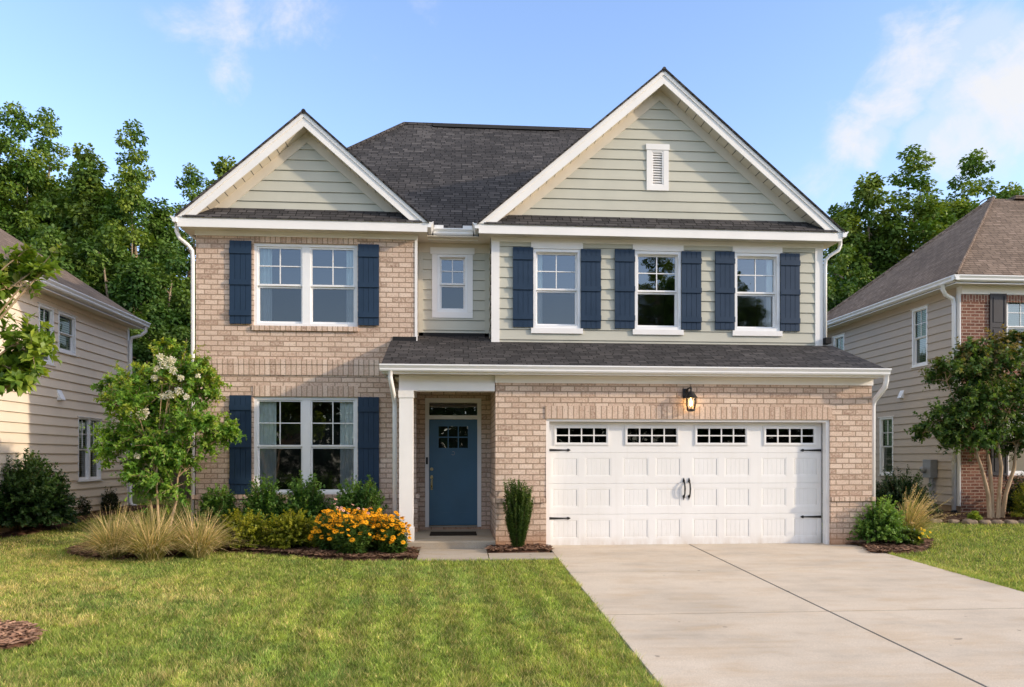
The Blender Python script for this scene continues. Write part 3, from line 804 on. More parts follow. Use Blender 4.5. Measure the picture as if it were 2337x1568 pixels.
p = MB(FDW); p.quad((h[0], -.044, h[2]), (h[1], -.044, h[2]), (h[1], -.044, h[3]), (h[0], -.044, h[3])); p.build('pane', M['glass'], fd)
y = YD + .03
m = MB(); m.tube([(su(283), y, sz(730)), (su(283), y - .022, sz(730))], [.036, .03], 12); m.build('deadbolt', M['brass'], fd)
m = MB()
m.tube([(su(283), y, sz(805)), (su(283), y - .02, sz(805))], [.034, .03], 12)
m.box(su(283) - .02, su(283) + .02, y - .012, y, sz(915), sz(785))
m.tube([(su(283), y - .01, sz(812)), (su(283), y - .055, sz(818)), (su(283) + .004, y - .06, sz(850)), (su(283), y - .05, sz(890)), (su(283), y - .01, sz(905))], [.012, .012, .013, .011, .012], 8)
m.build('door_handle', M['brass'], fd)
m = MB(); 
m.tube([(su(475) + .032 * math.cos(t_), y - .012, sz(588) + .036 * math.sin(t_)) for t_ in [i * PI / 6 - PI * .85 for i in range(10)]], .006, 6); m.build('wreath_hook', M['steel'], fd)
m = MB(FDW); m.box(XA(972.2, YD), XA(976.8, YD), .013, .04, ZA(974, 1059.5, YD), ZA(974, 1043.5, YD)); m.build('doorbell', M['black'], house)
m = MB()
m.tube([(-1.105, 12.66, 3.03), (-1.105, 12.66, 2.92), (-1.09, 12.75, 2.80), (-1.075, 12.95, 2.66), (-1.07, 13.10, 2.55), (-1.068, 13.13, 2.45), (-1.068, 13.13, .06)], .052, 8, flat=.8)
m.build('downspout', M['vinyl'], house, smooth=True)
m = MB()
m.tube([(7.60, 12.66, 3.03), (7.60, 12.66, 2.93), (7.61, 12.72, 2.82), (7.60, 12.92, 2.68), (7.595, 13.04, 2.60), (7.59, 13.07, 2.5), (7.59, 13.07, .0)], .054, 8, flat=.8)
m.build('downspout', M['vinyl'], house, smooth=True)

# ---- loose things on the house front
lx, ly = XA(1577, YG - .14), YG - .14
lantern = thing('wall_lantern', 'lit black wall lantern on the brick above the white garage door', 'lantern', (lx, YG - .02, 2.6))
m = MB(); m.box(lx - .115, lx - .015, YG - .04, YG - .018, 2.62, 2.79); m.tube([(lx - .06, YG - .03, 2.72), (lx - .05, YG - .10, 2.78), (lx - .01, ly, 2.80), (lx, ly, 2.76)], .014, 8); m.build('bracket', M['black'], lantern)
m = MB(); m.lathe(lx, ly, [(.112, 2.612), (.115, 2.625), (.085, 2.66), (.062, 2.70), (.05, 2.715), (.048, 2.73), (.02, 2.735), (.012, 2.76), (.02, 2.775), (.018, 2.80), (.005, 2.825)], 20); m.build('cap', M['black'], lantern, smooth=False)
m = MB(); m.lathe(lx, ly, [(.03, 2.375), (.06, 2.385), (.078, 2.40), (.078, 2.418), (.06, 2.42)], 20)
for k in range(6):
    an = k * PI / 3 + .3
    m.tube([(lx + .09 * math.cos(an), ly + .09 * math.sin(an), 2.614), (lx + .094 * math.cos(an), ly + .094 * math.sin(an), 2.52), (lx + .072 * math.cos(an), ly + .072 * math.sin(an), 2.415)], .0065, 6)
m.build('cage', M['black'], lantern)
m = MB(); m.lathe(lx, ly, [(.066, 2.421), (.082, 2.52), (.078, 2.61)], 20); m.f = [f for f in m.f if len(f) == 4]; m.build('glass_shade', M['lampglass'], lantern, smooth=True)
tb = NT('lit bulb'); e = tb.n('ShaderNodeEmission'); e.inputs['Color'].default_value = (1, .62, .25, 1); e.inputs['Strength'].default_value = 30; tb.l(e.outputs[0], tb.out.inputs[0])
m = MB(); m.lathe(lx, ly, [(.006, 2.47), (.022, 2.49), (.03, 2.52), (.022, 2.555), (.012, 2.58), (.012, 2.61)], 14); m.build('bulb', tb.m, lantern, smooth=True)
ld = bpy.data.lights.new('lantern_light', 'POINT'); ld.energy = 9; ld.color = (1, .58, .24); ld.shadow_soft_size = .03
lo = bpy.data.objects.new('lantern_light', ld); COL.objects.link(lo); lo.parent = lantern; lo.location = (0, ly - (YG - .02) - .001, 2.515 - 2.6)

mt = MB(); mt.box(XA(982, 14.2), XA(1087, 14.2), 13.82, 14.42, zp + .002, zp + .018)
tag(mt.build('doormat', M['mat']), 'dark doormat on the concrete porch before the blue front door', 'doormat')
# ================================================================== THE GROUND
def inpoly(poly, X, Y):
    X = np.asarray(X); Y = np.asarray(Y); r = np.zeros(X.shape, bool); n = len(poly); j = n - 1
    for i in range(n):
        xi, yi = poly[i]; xj, yj = poly[j]
        if yi != yj: r ^= ((yi > Y) != (yj > Y)) & (X < (xj - xi) * (Y - yi) / (yj - yi) + xi)
        j = i
    return r
def vnoise(X, Y, sc_, seed):
    rs = np.random.RandomState(seed); T = rs.rand(256, 256)
    x = np.asarray(X) * sc_ + 100; y = np.asarray(Y) * sc_ + 100
    xi = np.floor(x).astype(int); yi = np.floor(y).astype(int); fx_ = x - xi; fy_ = y - yi
    fx_ = fx_ * fx_ * (3 - 2 * fx_); fy_ = fy_ * fy_ * (3 - 2 * fy_)
    t = lambda a, b: T[a % 256, b % 256]
    return (t(xi, yi) * (1 - fx_) + t(xi + 1, yi) * fx_) * (1 - fy_) + (t(xi, yi + 1) * (1 - fx_) + t(xi + 1, yi + 1) * fx_) * fy_
def Gn(Y): return -0.04 + 0.034 * (np.clip(Y, -30, 27) - 13)

WXL, WXR, YFR = -8.78, 12.5, 17.6
DX0, DX1, DXC = 1.63, 7.2, 4.2
drive_poly = [(DX0, -20), (DX1, -20), (DX1, 13.3), (DX0, 13.3)]
walk_poly = [(-.615, 11.86), (DX0, 11.86), (DX0, 12.41), (.53, 12.41), (.53, 12.9), (-.615, 12.9)]
def gp(*pts): return [GP(*p) for p in pts]
front_bed = gp((150, 1262), (185, 1275), (240, 1281), (330, 1279), (420, 1270), (500, 1263), (600, 1265), (700, 1275), (790, 1281), (950, 1280)) + [(-.62, 12.88), (-1.04, 12.9), (-1.04, 14.56), (-4.99, 14.56), (-5.5, 14.9), (-6.6, 14.0)]
strip_bed = [(.535, 12.415), (1.625, 12.415), (1.625, 12.55), (1.58, 12.98), (.685, 12.98), (.685, 12.875), (.535, 12.87)]
corner_bed = [(7.0, 12.99), (DX1 + .01, 12.75)] + gp((1985, 1268), (2040, 1268), (2115, 1258)) + [(8.9, 13.3), (8.5, 14.0), (7.56, 14.2), (7.56, 12.99)]
left_bed = gp((-260, 1262), (-60, 1237), (60, 1222), (130, 1210), (180, 1192), (230, 1180), (300, 1168)) + [(-7.6, 21.0), (WXL + .02, 20.6), (WXL + .02, 11.5)]
right_bed = [(10.7, 16.9), (10.75, 16.4), (11.3, 16.1)] + [(13.0, 15.95), (16, 15.85), (22, 15.85), (22, 17.57), (WXR, 17.57), (WXR - .02, 19.6), (11.3, 18.6)]
tree_bed = gp((-150, 1425), (20, 1430), (70, 1436), (93, 1452), (80, 1472), (40, 1486), (-150, 1500))
beds = [front_bed, strip_bed, corner_bed, left_bed, right_bed, tree_bed]

def g_sheet():
    xs = np.concatenate([[-90, -60, -40], np.arange(-30, 31, 1.0), [40, 60, 90]]); ys = np.concatenate([np.arange(-30, 28, 1.0), [45, 70, 110]])
    m = MB(); nx = len(xs)
    pts = [(x, y, G(y)) for y in ys for x in xs]
    m.add(pts, [(j * nx + i, j * nx + i + 1, (j + 1) * nx + i + 1, (j + 1) * nx + i) for j in range(len(ys) - 1) for i in range(nx - 1)])
    t = NT('turf base'); b = t.bsdf(.95, .1); o = t.obj()
    f = t.noise(o, 1.2, 6, .65); f2 = t.noise(o, 24, 5, .7)
    c = t.ramp(f, [(.3, (.09, .125, .028)), (.55, (.15, .17, .04)), (.75, (.24, .22, .08))])
    c = t.mix(t.ramp(f2, [(.35, (.75,) * 3), (.65, (0,) * 3)]), c, (.035, .05, .012))
    t.l(c, b.inputs['Base Color']); t.bump(f2, .8, .04, b)
    return tag(m.build('ground', t.m, uv=False), 'gently rising ground under the front lawn', None, kind='structure')
g_sheet()

d = MB()
ysl = [13.22, 10.63, 8.13, 5.55, 3.0, .4, -2.2, -5, -9, -14]
for y1_, y0_ in zip(ysl, ysl[1:]):
    for x0_, x1_ in ((DX0, DXC - .012), (DXC + .016, DX1)):
        g_ = .013; zf = lambda y: .034 * (y - 13.2)
        x0, x1, y0, y1 = x0_, x1_, y0_ + g_, y1_ - g_
        c = .003
        top = [(x0 + c, y0 + c, zf(y0)), (x1 - c, y0 + c, zf(y0)), (x1 - c, y1 - c, zf(y1)), (x0 + c, y1 - c, zf(y1))]
        mid = [(x0, y0, zf(y0) - c), (x1, y0, zf(y0) - c), (x1, y1, zf(y1) - c), (x0, y1, zf(y1) - c)]
        bot = [(p[0], p[1], p[2] - .12) for p in mid]
        d.add(top + mid + bot, [(0, 1, 2, 3)] + [(4 + i, 4 + (i + 1) % 4, (i + 1) % 4, i) for i in range(4)] + [(8 + i, 8 + (i + 1) % 4, 4 + (i + 1) % 4, 4 + i) for i in range(4)])
tag(d.build('driveway', M['concrete'], uv=False), 'wide pale concrete driveway running up to the garage door', None, kind='structure')
j = MB(); zj = lambda y: .034 * (y - 13.2)
j.slab((DXC - .013, -14, zj(-14) - .006), (DXC + .017, -14, zj(-14) - .006), (DXC + .017, 13.2, -.006), (DXC - .013, 13.2, -.006), .05)
for y_ in ysl[1:-1]:
    for x0_, x1_ in ((DX0 + .004, DXC - .0135), (DXC + .0175, DX1 - .004)):
        j.slab((x0_, y_ - .017, zj(y_ - .017) - .005), (x1_, y_ - .017, zj(y_ - .017) - .005), (x1_, y_ + .017, zj(y_ + .017) - .005), (x0_, y_ + .017, zj(y_ + .017) - .005), .05)
tag(j.build('expansion_joint', M['joint'], uv=False), 'dark filler strips in the joints of the driveway', None, kind='structure')
w = MB()
for (a0, a1, b0, b1) in ((-.615, .52, 11.86, 12.872), (.535, DX0 - .008, 11.86, 12.405)):
    w.add([(a0, b0, G(b0) + .03), (a1, b0, G(b0) + .03), (a1, b1, G(b1) + .035), (a0, b1, G(b1) + .035), (a0, b0, -.3), (a1, b0, -.3), (a1, b1, -.3), (a0, b1, -.3)], [(0, 1, 2, 3), (0, 4, 5, 1), (1, 5, 6, 2), (2, 6, 7, 3), (3, 7, 4, 0)])
tag(w.build('walkway', concrete_mat('walk concrete', (.47, .41, .34)), uv=False), 'short concrete walkway between the porch step and the driveway', None, kind='structure')

def mulch(poly, label, seed, hump=.05, chips=700, zoff=.012, tint=1.0):
    rs = np.random.RandomState(seed)
    P = np.array(poly); x0, y0 = P.min(0); x1, y1 = P.max(0)
    s_ = .07
    nx, ny = int((x1 - x0) / s_) + 2, int((y1 - y0) / s_) + 2
    gx, gy = np.meshgrid(x0 + np.arange(nx) * s_, y0 + np.arange(ny) * s_)
    ins = inpoly(poly, gx, gy)
    e = np.zeros(gx.shape)                              # distance-ish from the edge
    k = ins.astype(float)
    for _ in range(5):
        p = np.pad(k, 1); k = (p[:-2, 1:-1] + p[2:, 1:-1] + p[1:-1, :-2] + p[1:-1, 2:] + k) / 5
    gz = Gn(gy) + zoff + hump * np.clip(k * 2 - 1, -.35, 1) + rs.rand(*gx.shape) * .022
    jx, jy = gx + (rs.rand(*gx.shape) - .5) * .05, gy + (rs.rand(*gx.shape) - .5) * .05
    V = np.stack([jx, jy, gz], -1).reshape(-1, 3)
    cell = (k[:-1, :-1] + k[1:, 1:]) / 2 > .42
    ii, jj = np.nonzero(cell)
    idx = lambda a, b: a * nx + b
    F = np.stack([idx(ii, jj), idx(ii, jj + 1), idx(ii + 1, jj + 1), idx(ii + 1, jj)], -1)
    area = len(ii) * s_ * s_
    C = tint * np.array([.095, .050, .032]) * (.55 + .9 * rs.rand(len(V), 1))
    n = int(area * chips)
    q = np.stack([x0 + (x1 - x0) * rs.rand(n * 4), y0 + (y1 - y0) * rs.rand(n * 4)], -1)
    q = q[inpoly(poly, q[:, 0], q[:, 1])][:n]; n = len(q)
    a = rs.rand(n) * 2 * PI; l = .02 + .045 * rs.rand(n); wd = .006 + .012 * rs.rand(n)
    zc = Gn(q[:, 1]) + zoff + hump * .8 + .012 + .02 * rs.rand(n); tl = (rs.rand(n) - .5) * .5; rl_ = (rs.rand(n) - .5) * .8
    dx, dy = np.cos(a), np.sin(a)
    c_ = []
    for su_, sv_ in ((-1, -1), (1, -1), (1, 1), (-1, 1)):
        c_.append(np.stack([q[:, 0] + su_ * l * dx - sv_ * wd * dy, q[:, 1] + su_ * l * dy + sv_ * wd * dx, zc + su_ * l * tl + sv_ * wd * rl_], -1))
    V2 = np.stack(c_, 1).reshape(-1, 3)
    F2 = np.arange(n * 4).reshape(-1, 4) + len(V)
    shade = .5 + 1.3 * rs.rand(n); warm = rs.rand(n)
    C2 = np.repeat(np.stack([(.095 + .06 * warm) * shade, (.052 + .04 * warm) * shade, (.034 + .025 * warm) * shade], -1) * 1.35 * tint, 4, 0)
    o = np_mesh('mulch_bed', np.concatenate([V, V2]), np.concatenate([F, F2]), M['mulch'], col=np.concatenate([C, C2]))
    return tag(o, label, None, kind='stuff')
mulch(front_bed, 'brown bark mulch under the shrubs along the left brick wall', 1, chips=900)
mulch(strip_bed, 'small patch of bark mulch under the upright evergreen by the garage', 2, hump=.07, chips=1300, tint=1.4)
mulch(corner_bed, 'bark mulch under the round shrub at the garage corner', 3, chips=1000)
mulch(left_bed, 'bark mulch along the foot of the beige house on the left', 4, chips=500)
mulch(right_bed, 'dark mulch behind the stone edging of the house on the right', 5, chips=350)
mulch(tree_bed, 'patch of red brown mulch in the lawn at the left edge', 6, hump=.04, chips=1500, tint=1.9)

# ---- lawn
def grass():
    rs = np.random.RandomState(11)
    def scatter(n, x0, x1, y0, y1, pw):
        u = rs.rand(n)
        a, b = y0 ** (1 - pw), y1 ** (1 - pw)
        Y = (a + (b - a) * u) ** (1 / (1 - pw))
        return x0 + (x1 - x0) * rs.rand(n), Y
    Xs, Ys = [], []
    for n, x0, x1, y0, y1 in ((560000, -7.5, 1.62, 4.6, 13.5), (95000, -13, -4.5, 10.5, 27), (26000, -9, -4.5, 14, 25), (220000, 7.2, 16.5, 6.8, 17.6), (16000, 1.3, 1.66, 4.6, 12), (12000, 7.17, 7.5, 6.8, 12.8)):
        x, y = scatter(n, x0, x1, y0, y1, 1.7); Xs.append(x); Ys.append(y)
    X = np.concatenate(Xs); Y = np.concatenate(Ys)
    wob = (vnoise(X, Y, 3.0, 5) - .5) * .07 + (vnoise(X, Y, 11, 6) - .5) * .05
    keep = ~(inpoly([(DX0 + .0, -20), (DX1 - .0, -20), (DX1, 13.3), (DX0, 13.3)], X - wob, Y)) & ~inpoly(walk_poly, X, Y + wob)
    for b in beds: keep &= ~inpoly(b, X + wob * 1.5, Y + wob * 1.5)
    keep &= ~((X > -5) & (X < 7.6) & (Y > 12.9)) & ~(X < WXL) & ~((X > WXR) & (Y > YFR))
    X, Y = X[keep], Y[keep]; n = len(X)
    p1 = vnoise(X, Y, .55, 21); p2 = vnoise(X, Y, 1.7, 22); p3 = vnoise(X, Y, 5.5, 23); p4 = vnoise(X, Y, 14, 24); p5 = vnoise(X, Y, 8, 27) * .5 + vnoise(X, Y, 19, 28) * .5
    dry = np.clip((p1 * .40 + p2 * .38 + p3 * .36 - .53) * 2.4, 0, 1)
    dry *= np.where(X > 5, .3, np.clip((1.2 - X) / 3.2, .25, 1)) * np.clip(1.3 - (Y - 7) * .06, .55, 1.2)
    stripe = np.clip(np.sin((X + .10 * (Y - 9) + (p1 - .5) * .35 + (p2 - .5) * .12) * 2 * PI / .52) * 1.3, -1, 1)
    stripe *= np.clip((X + 3.4) / 2.0, 0, 1) * np.clip((1.7 - X) / .5, 0, 1) * np.clip((12.5 - Y) / 2.5, .25, 1)
    h = (.018 + .036 * rs.rand(n) ** 1.3) * (.7 + .7 * p3) * (.6 + .9 * p5) * (1 - .10 * stripe * (X < 1.7))
    edge = (np.abs(X - DX0) < .09) | (np.abs(X - DX1) < .1)
    h = np.where(edge, h * 1.35, h)
    wd = .0014 * np.sqrt(np.clip(Y, 5, 20)) * (.7 + .6 * rs.rand(n))
    a = rs.rand(n) * 2 * PI; ln = h * (.25 + .9 * rs.rand(n)); b = rs.rand(n) * 2 * PI
    z = Gn(Y)
    B = np.stack([X, Y, z], -1)
    side = np.stack([np.cos(a), np.sin(a), np.zeros(n)], -1) * wd[:, None]
    lean = np.stack([np.cos(b) * ln, np.sin(b) * ln, h], -1)
    V = np.stack([B - side, B + side, B + lean], 1).reshape(-1, 3)
    F = np.arange(n * 3).reshape(-1, 3)
    r = rs.rand(n)
    g0 = np.stack([.155 + .06 * r, .240 + .07 * r, .040 + .015 * r], -1)
    lime = np.stack([.285 + .08 * r, .350 + .07 * r, .062 + .015 * r], -1)
    cool = np.stack([.10 + .04 * r, .215 + .06 * r, .055 + .02 * r], -1)
    straw = np.stack([.50 + .16 * r, .41 + .13 * r, .18 + .06 * r], -1)
    t = np.clip((p2 * .5 + p4 * .6 - .3) * 1.3, 0, .85)[:, None]; C = g0 * (1 - t) + lime * t
    t = np.clip((vnoise(X, Y, 1.1, 31) + vnoise(X, Y, 4, 32) * .5 - .85) * 1.6, 0, .4)[:, None]; C = C * (1 - t) + cool * t
    pick = rs.rand(n) < (.13 + .62 * dry - .07 * stripe)
    C = C * .92 + straw * .08
    C = np.where(pick[:, None], straw, C)
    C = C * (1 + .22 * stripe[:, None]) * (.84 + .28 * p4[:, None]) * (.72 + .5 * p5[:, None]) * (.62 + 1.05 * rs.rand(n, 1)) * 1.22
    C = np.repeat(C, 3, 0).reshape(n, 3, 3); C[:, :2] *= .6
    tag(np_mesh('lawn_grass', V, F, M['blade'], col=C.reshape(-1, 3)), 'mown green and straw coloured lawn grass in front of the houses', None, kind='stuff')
grass()

# ================================================================== PLANTS
def runit(rs, n):
    v = rs.normal(size=(n, 3)); return v / np.linalg.norm(v, axis=1, keepdims=True)
def nrm(v): return v / (np.linalg.norm(v, axis=-1, keepdims=True) + 1e-9)
def leaf_arrays(P, Dv, Nv, Ln, Wd, fold=.12, droop=.1, wide=.45):
    S = nrm(np.cross(Dv, Nv)); Nn = np.cross(S, Dv)
    Ln = np.asarray(Ln)[:, None]; Wd = np.asarray(Wd)[:, None]
    V = np.stack([P, P + wide * Ln * Dv + .5 * Wd * S + fold * Wd * Nn, P + Ln * Dv - droop * Ln * np.array([0, 0, 1.0]), P + wide * Ln * Dv - .5 * Wd * S + fold * Wd * Nn], 1)
    return V.reshape(-1, 3), np.arange(len(P) * 4).reshape(-1, 4)

def tree_mesh(seed, H, R, cb, leaders, leafL=.125, per=320, cols=None, nclump=36):
    """broadleaf tree at the origin: tapered trunk with rising limbs; crown of leaf clumps in several towers"""
    rs = np.random.RandomState(seed)
    m = MB()
    top = H * .86
    path = [(math.sin(i * 1.3 + seed) * .012 * H * i / 8, math.cos(i * 1.7 + seed) * .012 * H * i / 8, top * i / 8) for i in range(9)]
    r0 = .017 * H
    m.tube(path, [r0 * (1 - .9 * i / 8) + .012 for i in range(9)], 8)
    P, Dv, Nv, CI = [], [], [], []
    for k in range(leaders):
        a = k * 2.4 + rs.rand() * .8 + seed; off = (0 if k == 0 else R * (.45 + .45 * rs.rand()))
        hk = H if k == 0 else H * (.74 + .22 * rs.rand()) * (1 - .05 * off / R)
        ax, ay = off * math.cos(a), off * math.sin(a)
        zb_ = cb + rs.rand() * (H - cb) * .16
        rk = R * (.80 if k == 0 else .66)
        zt = zb_ - .6
        t0 = max(.25, zt / top * .6)
        i0 = t0 * 8; i_ = int(i0); fr = i0 - i_
        b0 = Vector(path[i_]).lerp(Vector(path[min(i_ + 1, 8)]), fr)
        if k:
            e = Vector((ax, ay, hk * .9)); md = b0.lerp(e, .4) + Vector((ax * .28, ay * .28, 0))
            m.tube([b0, b0.lerp(md, .5) + Vector((ax * .06, ay * .06, 0)), md, md.lerp(e, .5), e], [r0 * .42, r0 * .36, r0 * .28, r0 * .16, .012], 6)
        for c in range(nclump):
            t = (c + rs.rand()) / nclump
            z = zb_ + (hk - zb_) * t
            pr = (t / .28) ** .55 if t < .28 else ((1 - t) / .72) ** .62
            an = c * 2.399 + rs.rand() * .7
            rr = rk * (pr * (.5 + .5 * rs.rand()) + .04)
            cx_, cy_ = ax + rr * math.cos(an), ay + rr * math.sin(an)
            rc = (.32 + .34 * rs.rand()) * (R / 2.2) ** .5 * (1.0 - .18 * t)
            n = int(per * (rc / .45) ** 2)
            dv = runit(rs, n)
            p = np.array([cx_, cy_, z]) + dv * (rc * (.35 + .65 * rs.rand(n, 1))) * np.array([1.05, 1.05, .85])
            P.append(p)
            Dv.append(nrm(dv * .7 + np.array([0, 0, -.35]) + runit(rs, n) * .7))
            Nv.append(nrm(dv * .6 + np.array([0, 0, .8]) + runit(rs, n) * .5))
            CI.append(np.full(n, rs.rand()) * .7 + .3 * rs.rand(n))
            if c % 3 == 0 and rr > .4:
                m.tube([(ax * .8, ay * .8, z - rr * .5), ((ax * .8 + cx_) / 2, (ay * .8 + cy_) / 2, z - rr * .12), (cx_, cy_, z)], [.035, .025, .01], 5, caps=False)
    P = np.concatenate(P); Dv = np.concatenate(Dv); Nv = np.concatenate(Nv); CI = np.concatenate(CI)
    n = len(P); L_ = leafL * (.7 + .6 * rs.rand(n))
    V, F = leaf_arrays(P, Dv, Nv, L_, L_ * .78, .1, .06, .5)
    c0, c1, c2 = [np.array(c) for c in (cols or ((.030, .085, .016), (.095, .18, .026), (.28, .34, .046)))]
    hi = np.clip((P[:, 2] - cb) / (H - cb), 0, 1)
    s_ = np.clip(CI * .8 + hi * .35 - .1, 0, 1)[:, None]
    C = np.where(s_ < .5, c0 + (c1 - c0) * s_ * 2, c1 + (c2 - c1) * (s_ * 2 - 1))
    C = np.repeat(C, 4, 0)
    return m, V, F, C

def tree_proto(name, label, cat, group, loc, args, mat='farleaf', bark='bark', rotz=0):
    r = thing(name, label, cat, (0, 0, 0), group)
    m, V, F, C = tree_mesh(*args[0], **args[1])
    m.build('trunk', M[bark], r, smooth=True, uv=False)
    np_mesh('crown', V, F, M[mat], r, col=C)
    r.location = loc; r.rotation_euler = (0, 0, rotz)
    return r

GL = 'tall trees behind the house on the left'
kinds = [dict(a=((3, 15.2, 2.0, 4.5, 5), {})), dict(a=((8, 15.0, 1.62, 3.5, 6), dict(cols=((.030, .085, .018), (.10, .185, .028), (.30, .35, .048))))),
         dict(a=((14, 12.5, 1.4, 2.5, 4), dict(cols=((.045, .10, .022), (.105, .18, .032), (.25, .30, .048)), leafL=.16))),
         dict(a=((23, 9.0, 2.2, 1.2, 6), dict(cols=((.012, .036, .010), (.045, .108, .020), (.16, .235, .038)), leafL=.14, nclump=24)))]
TREES = [  # px, py of the top, depth, kind, label
    (40, 240, 33, 0, 'tallest broadleaf tree at the left edge, rising over the beige house roof'),
    (112, 262, 34.5, 1, 'tall tree with twin spires second from the left edge of the sky'),
    (196, 338, 32, 2, 'narrow lower tree between the two tallest trees on the left'),
    (306, 287, 31, 1, 'tall lobed tree with a pale forked trunk showing below its crown'),
    (437, 382, 36, 0, 'distant treetop just left of the smaller gable'),
    (512, 364, 40, 2, 'far small treetop touching the left slope of the smaller gable'),
    (-45, 270, 32, 2, 'tree cut off by the left edge of the photo'),
    (90, 470, 28, 3, 'broad dark tree in front of the tallest trees, over the beige roof'),
    (245, 520, 28.5, 3, 'round dark green tree behind the end of the beige roof'),
    (390, 560, 29, 3, 'green tree close to the left brick corner of the house'),
    (335, 700, 26.5, 3, 'low bushy tree in the gap between the two houses'),
    (420, 760, 27.5, 3, 'low dark tree right beside the left downspout'),
    (170, 590, 31, 3, 'shaded tree deep between the taller trunks on the left')]
first = {}
for i, (px, py, Y, k, lab) in enumerate(TREES):
    H_ = ZA(px, py, Y) - G(Y); sx_ = H_ / kinds[k]['a'][0][1]
    loc = (XA(px, Y), Y, G(Y) - .05)
    wide = min(max(sx_, .8), 1.15) if k == 3 else sx_
    if k not in first:
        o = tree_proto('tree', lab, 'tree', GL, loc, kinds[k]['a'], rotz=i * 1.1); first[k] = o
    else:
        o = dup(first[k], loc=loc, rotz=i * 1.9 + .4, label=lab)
    o.scale = (wide, wide, sx_)
GRp = 'trees behind the brown roofed house on the right'
RTREES = [(2085, 347, 32, 1, 1.45, 'tallest tree over the brown roof on the right'), (2222, 348, 33.5, 0, 1.2, 'second tall tree at the right, its top just above the brown ridge'),
          (1990, 398, 31, 2, 1.1, 'slimmer tree left of the tallest tree on the right'), (1925, 570, 29.5, 3, 1.0, 'round dark tree beside the right gable'),
          (1880, 640, 28, 3, .85, 'low tree touching the right corner board of the house'), (1995, 545, 33, 3, 1.0, 'shaded bushy tree behind the slimmer right tree'),
          (2300, 425, 33, 2, 1.0, 'small treetop at the right edge over the brown ridge')]
for i, (px, py, Y, k, ws, lab) in enumerate(RTREES):
    H_ = ZA(px, py, Y) - G(Y); sx_ = H_ / kinds[k]['a'][0][1]
    o = dup(first[k], loc=(XA(px, Y), Y, G(Y) - .05), rotz=i * 2.3 + 1.0, label=lab, group=GRp)
    o.scale = (sx_ * ws, sx_ * ws, sx_)
GS = 'trees across the street'
for i, (x, y, hh, k) in enumerate(((14.8, -24, 19, 1), (20.6, -25, 17, 0), (17.5, -27, 16, 2), (27, -27, 13, 1))):
    s_ = hh / kinds[k]['a'][0][1]
    o = dup(first[k], loc=(x, y, G(y)), rotz=i * 1.3, label='leafy tree across the street, seen as a reflection in the windows', group=GS); o.scale = (s_ * 1.3, s_ * 1.3, s_)

def woodland():
    rs = np.random.RandomState(77)
    n = 60000
    X = np.where(rs.rand(n) < .62, -40 + 41 * rs.rand(n), 10 + 32 * rs.rand(n)); Y = 36 + 10 * rs.rand(n)
    hm = 5.5 + 4.5 * vnoise(X, X * 0, .35, 3); Z = Gn(Y) + hm * rs.rand(n) ** .8
    P = np.stack([X, Y, Z], -1); dv = runit(rs, n)
    L_ = .28 + .2 * rs.rand(n)
    V, F = leaf_arrays(P, nrm(dv + np.array([0, 0, -.3])), nrm(runit(rs, n) + np.array([0, -.4, .6])), L_, L_ * .8)
    C = np.repeat(np.array([.028, .055, .016]) * (.5 + 1.1 * rs.rand(n, 1)), 4, 0)
    V, F, C = [V], [F], [C]
    n = 60000; X = -45 + 85 * rs.rand(n); Y = -34 + 6 * rs.rand(n); hm = 9.0 + 2.5 * vnoise(X, X * 0, .3, 9); Z = Gn(Y) + hm * rs.rand(n) ** .8
    dv = runit(rs, n); L_ = .34 + .24 * rs.rand(n)
    V2, F2 = leaf_arrays(np.stack([X, Y, Z], -1), nrm(dv + np.array([0, 0, -.3])), nrm(runit(rs, n) + np.array([0, .4, .6])), L_, L_ * .8)
    V = np.concatenate(V + [V2]); F = np.concatenate(F + [F2 + len(V) - len(V2)]); C = np.concatenate(C + [np.repeat(np.array([.030, .055, .018]) * (.5 + 1.1 * rs.rand(n, 1)), 4, 0)])
    tag(np_mesh('woodland', V, F, M['farleaf'], col=C), 'dark wooded undergrowth beyond the houses and across the street', None, kind='stuff')
woodland()

# ---- shoots: twigs that carry leaves along their outer part
def shoot_leaves(rs, B, E, nper, leafL, f0=.4, spread=.75, wfac=.5, up=.35, bend=.08):
    """B, E (n,3) ends of shoots -> leaf arrays; returns P, D, N, L, shoot index, t"""
    n = len(B); t = f0 + (1 - f0) * rs.rand(n, nper) ** .8
    ax = nrm(E - B); ln = np.linalg.norm(E - B, axis=1)
    a = rs.rand(n, nper) * 2 * PI
    ref = np.where(np.abs(ax[:, 2:3]) > .9, np.array([[1.0, 0, 0]]), np.array([[0, 0, 1.0]]))
    s1 = nrm(np.cross(ax, ref)); s2 = np.cross(ax, s1)
    rad = np.cos(a)[..., None] * s1[:, None] + np.sin(a)[..., None] * s2[:, None]
    P = B[:, None] + (E - B)[:, None] * t[..., None]
    P = P + np.array([0, 0, 1.0]) * (bend * ln[:, None] * (t * (1 - t)) * 4)[..., None]
    D_ = nrm(ax[:, None] * (1 - spread) + rad * spread + np.array([0, 0, up * .3]) + rs.normal(size=P.shape) * .18)
    N_ = nrm(ax[:, None] * .5 + np.array([0, 0, up + .5]) + rs.normal(size=P.shape) * .3 + rad * .2)
    L_ = leafL * (.65 + .6 * rs.rand(n, nper)) * (1.05 - .35 * t ** 3)
    si = np.repeat(np.arange(n)[:, None], nper, 1)
    return P.reshape(-1, 3), D_.reshape(-1, 3), N_.reshape(-1, 3), L_.ravel(), si.ravel(), t.ravel()
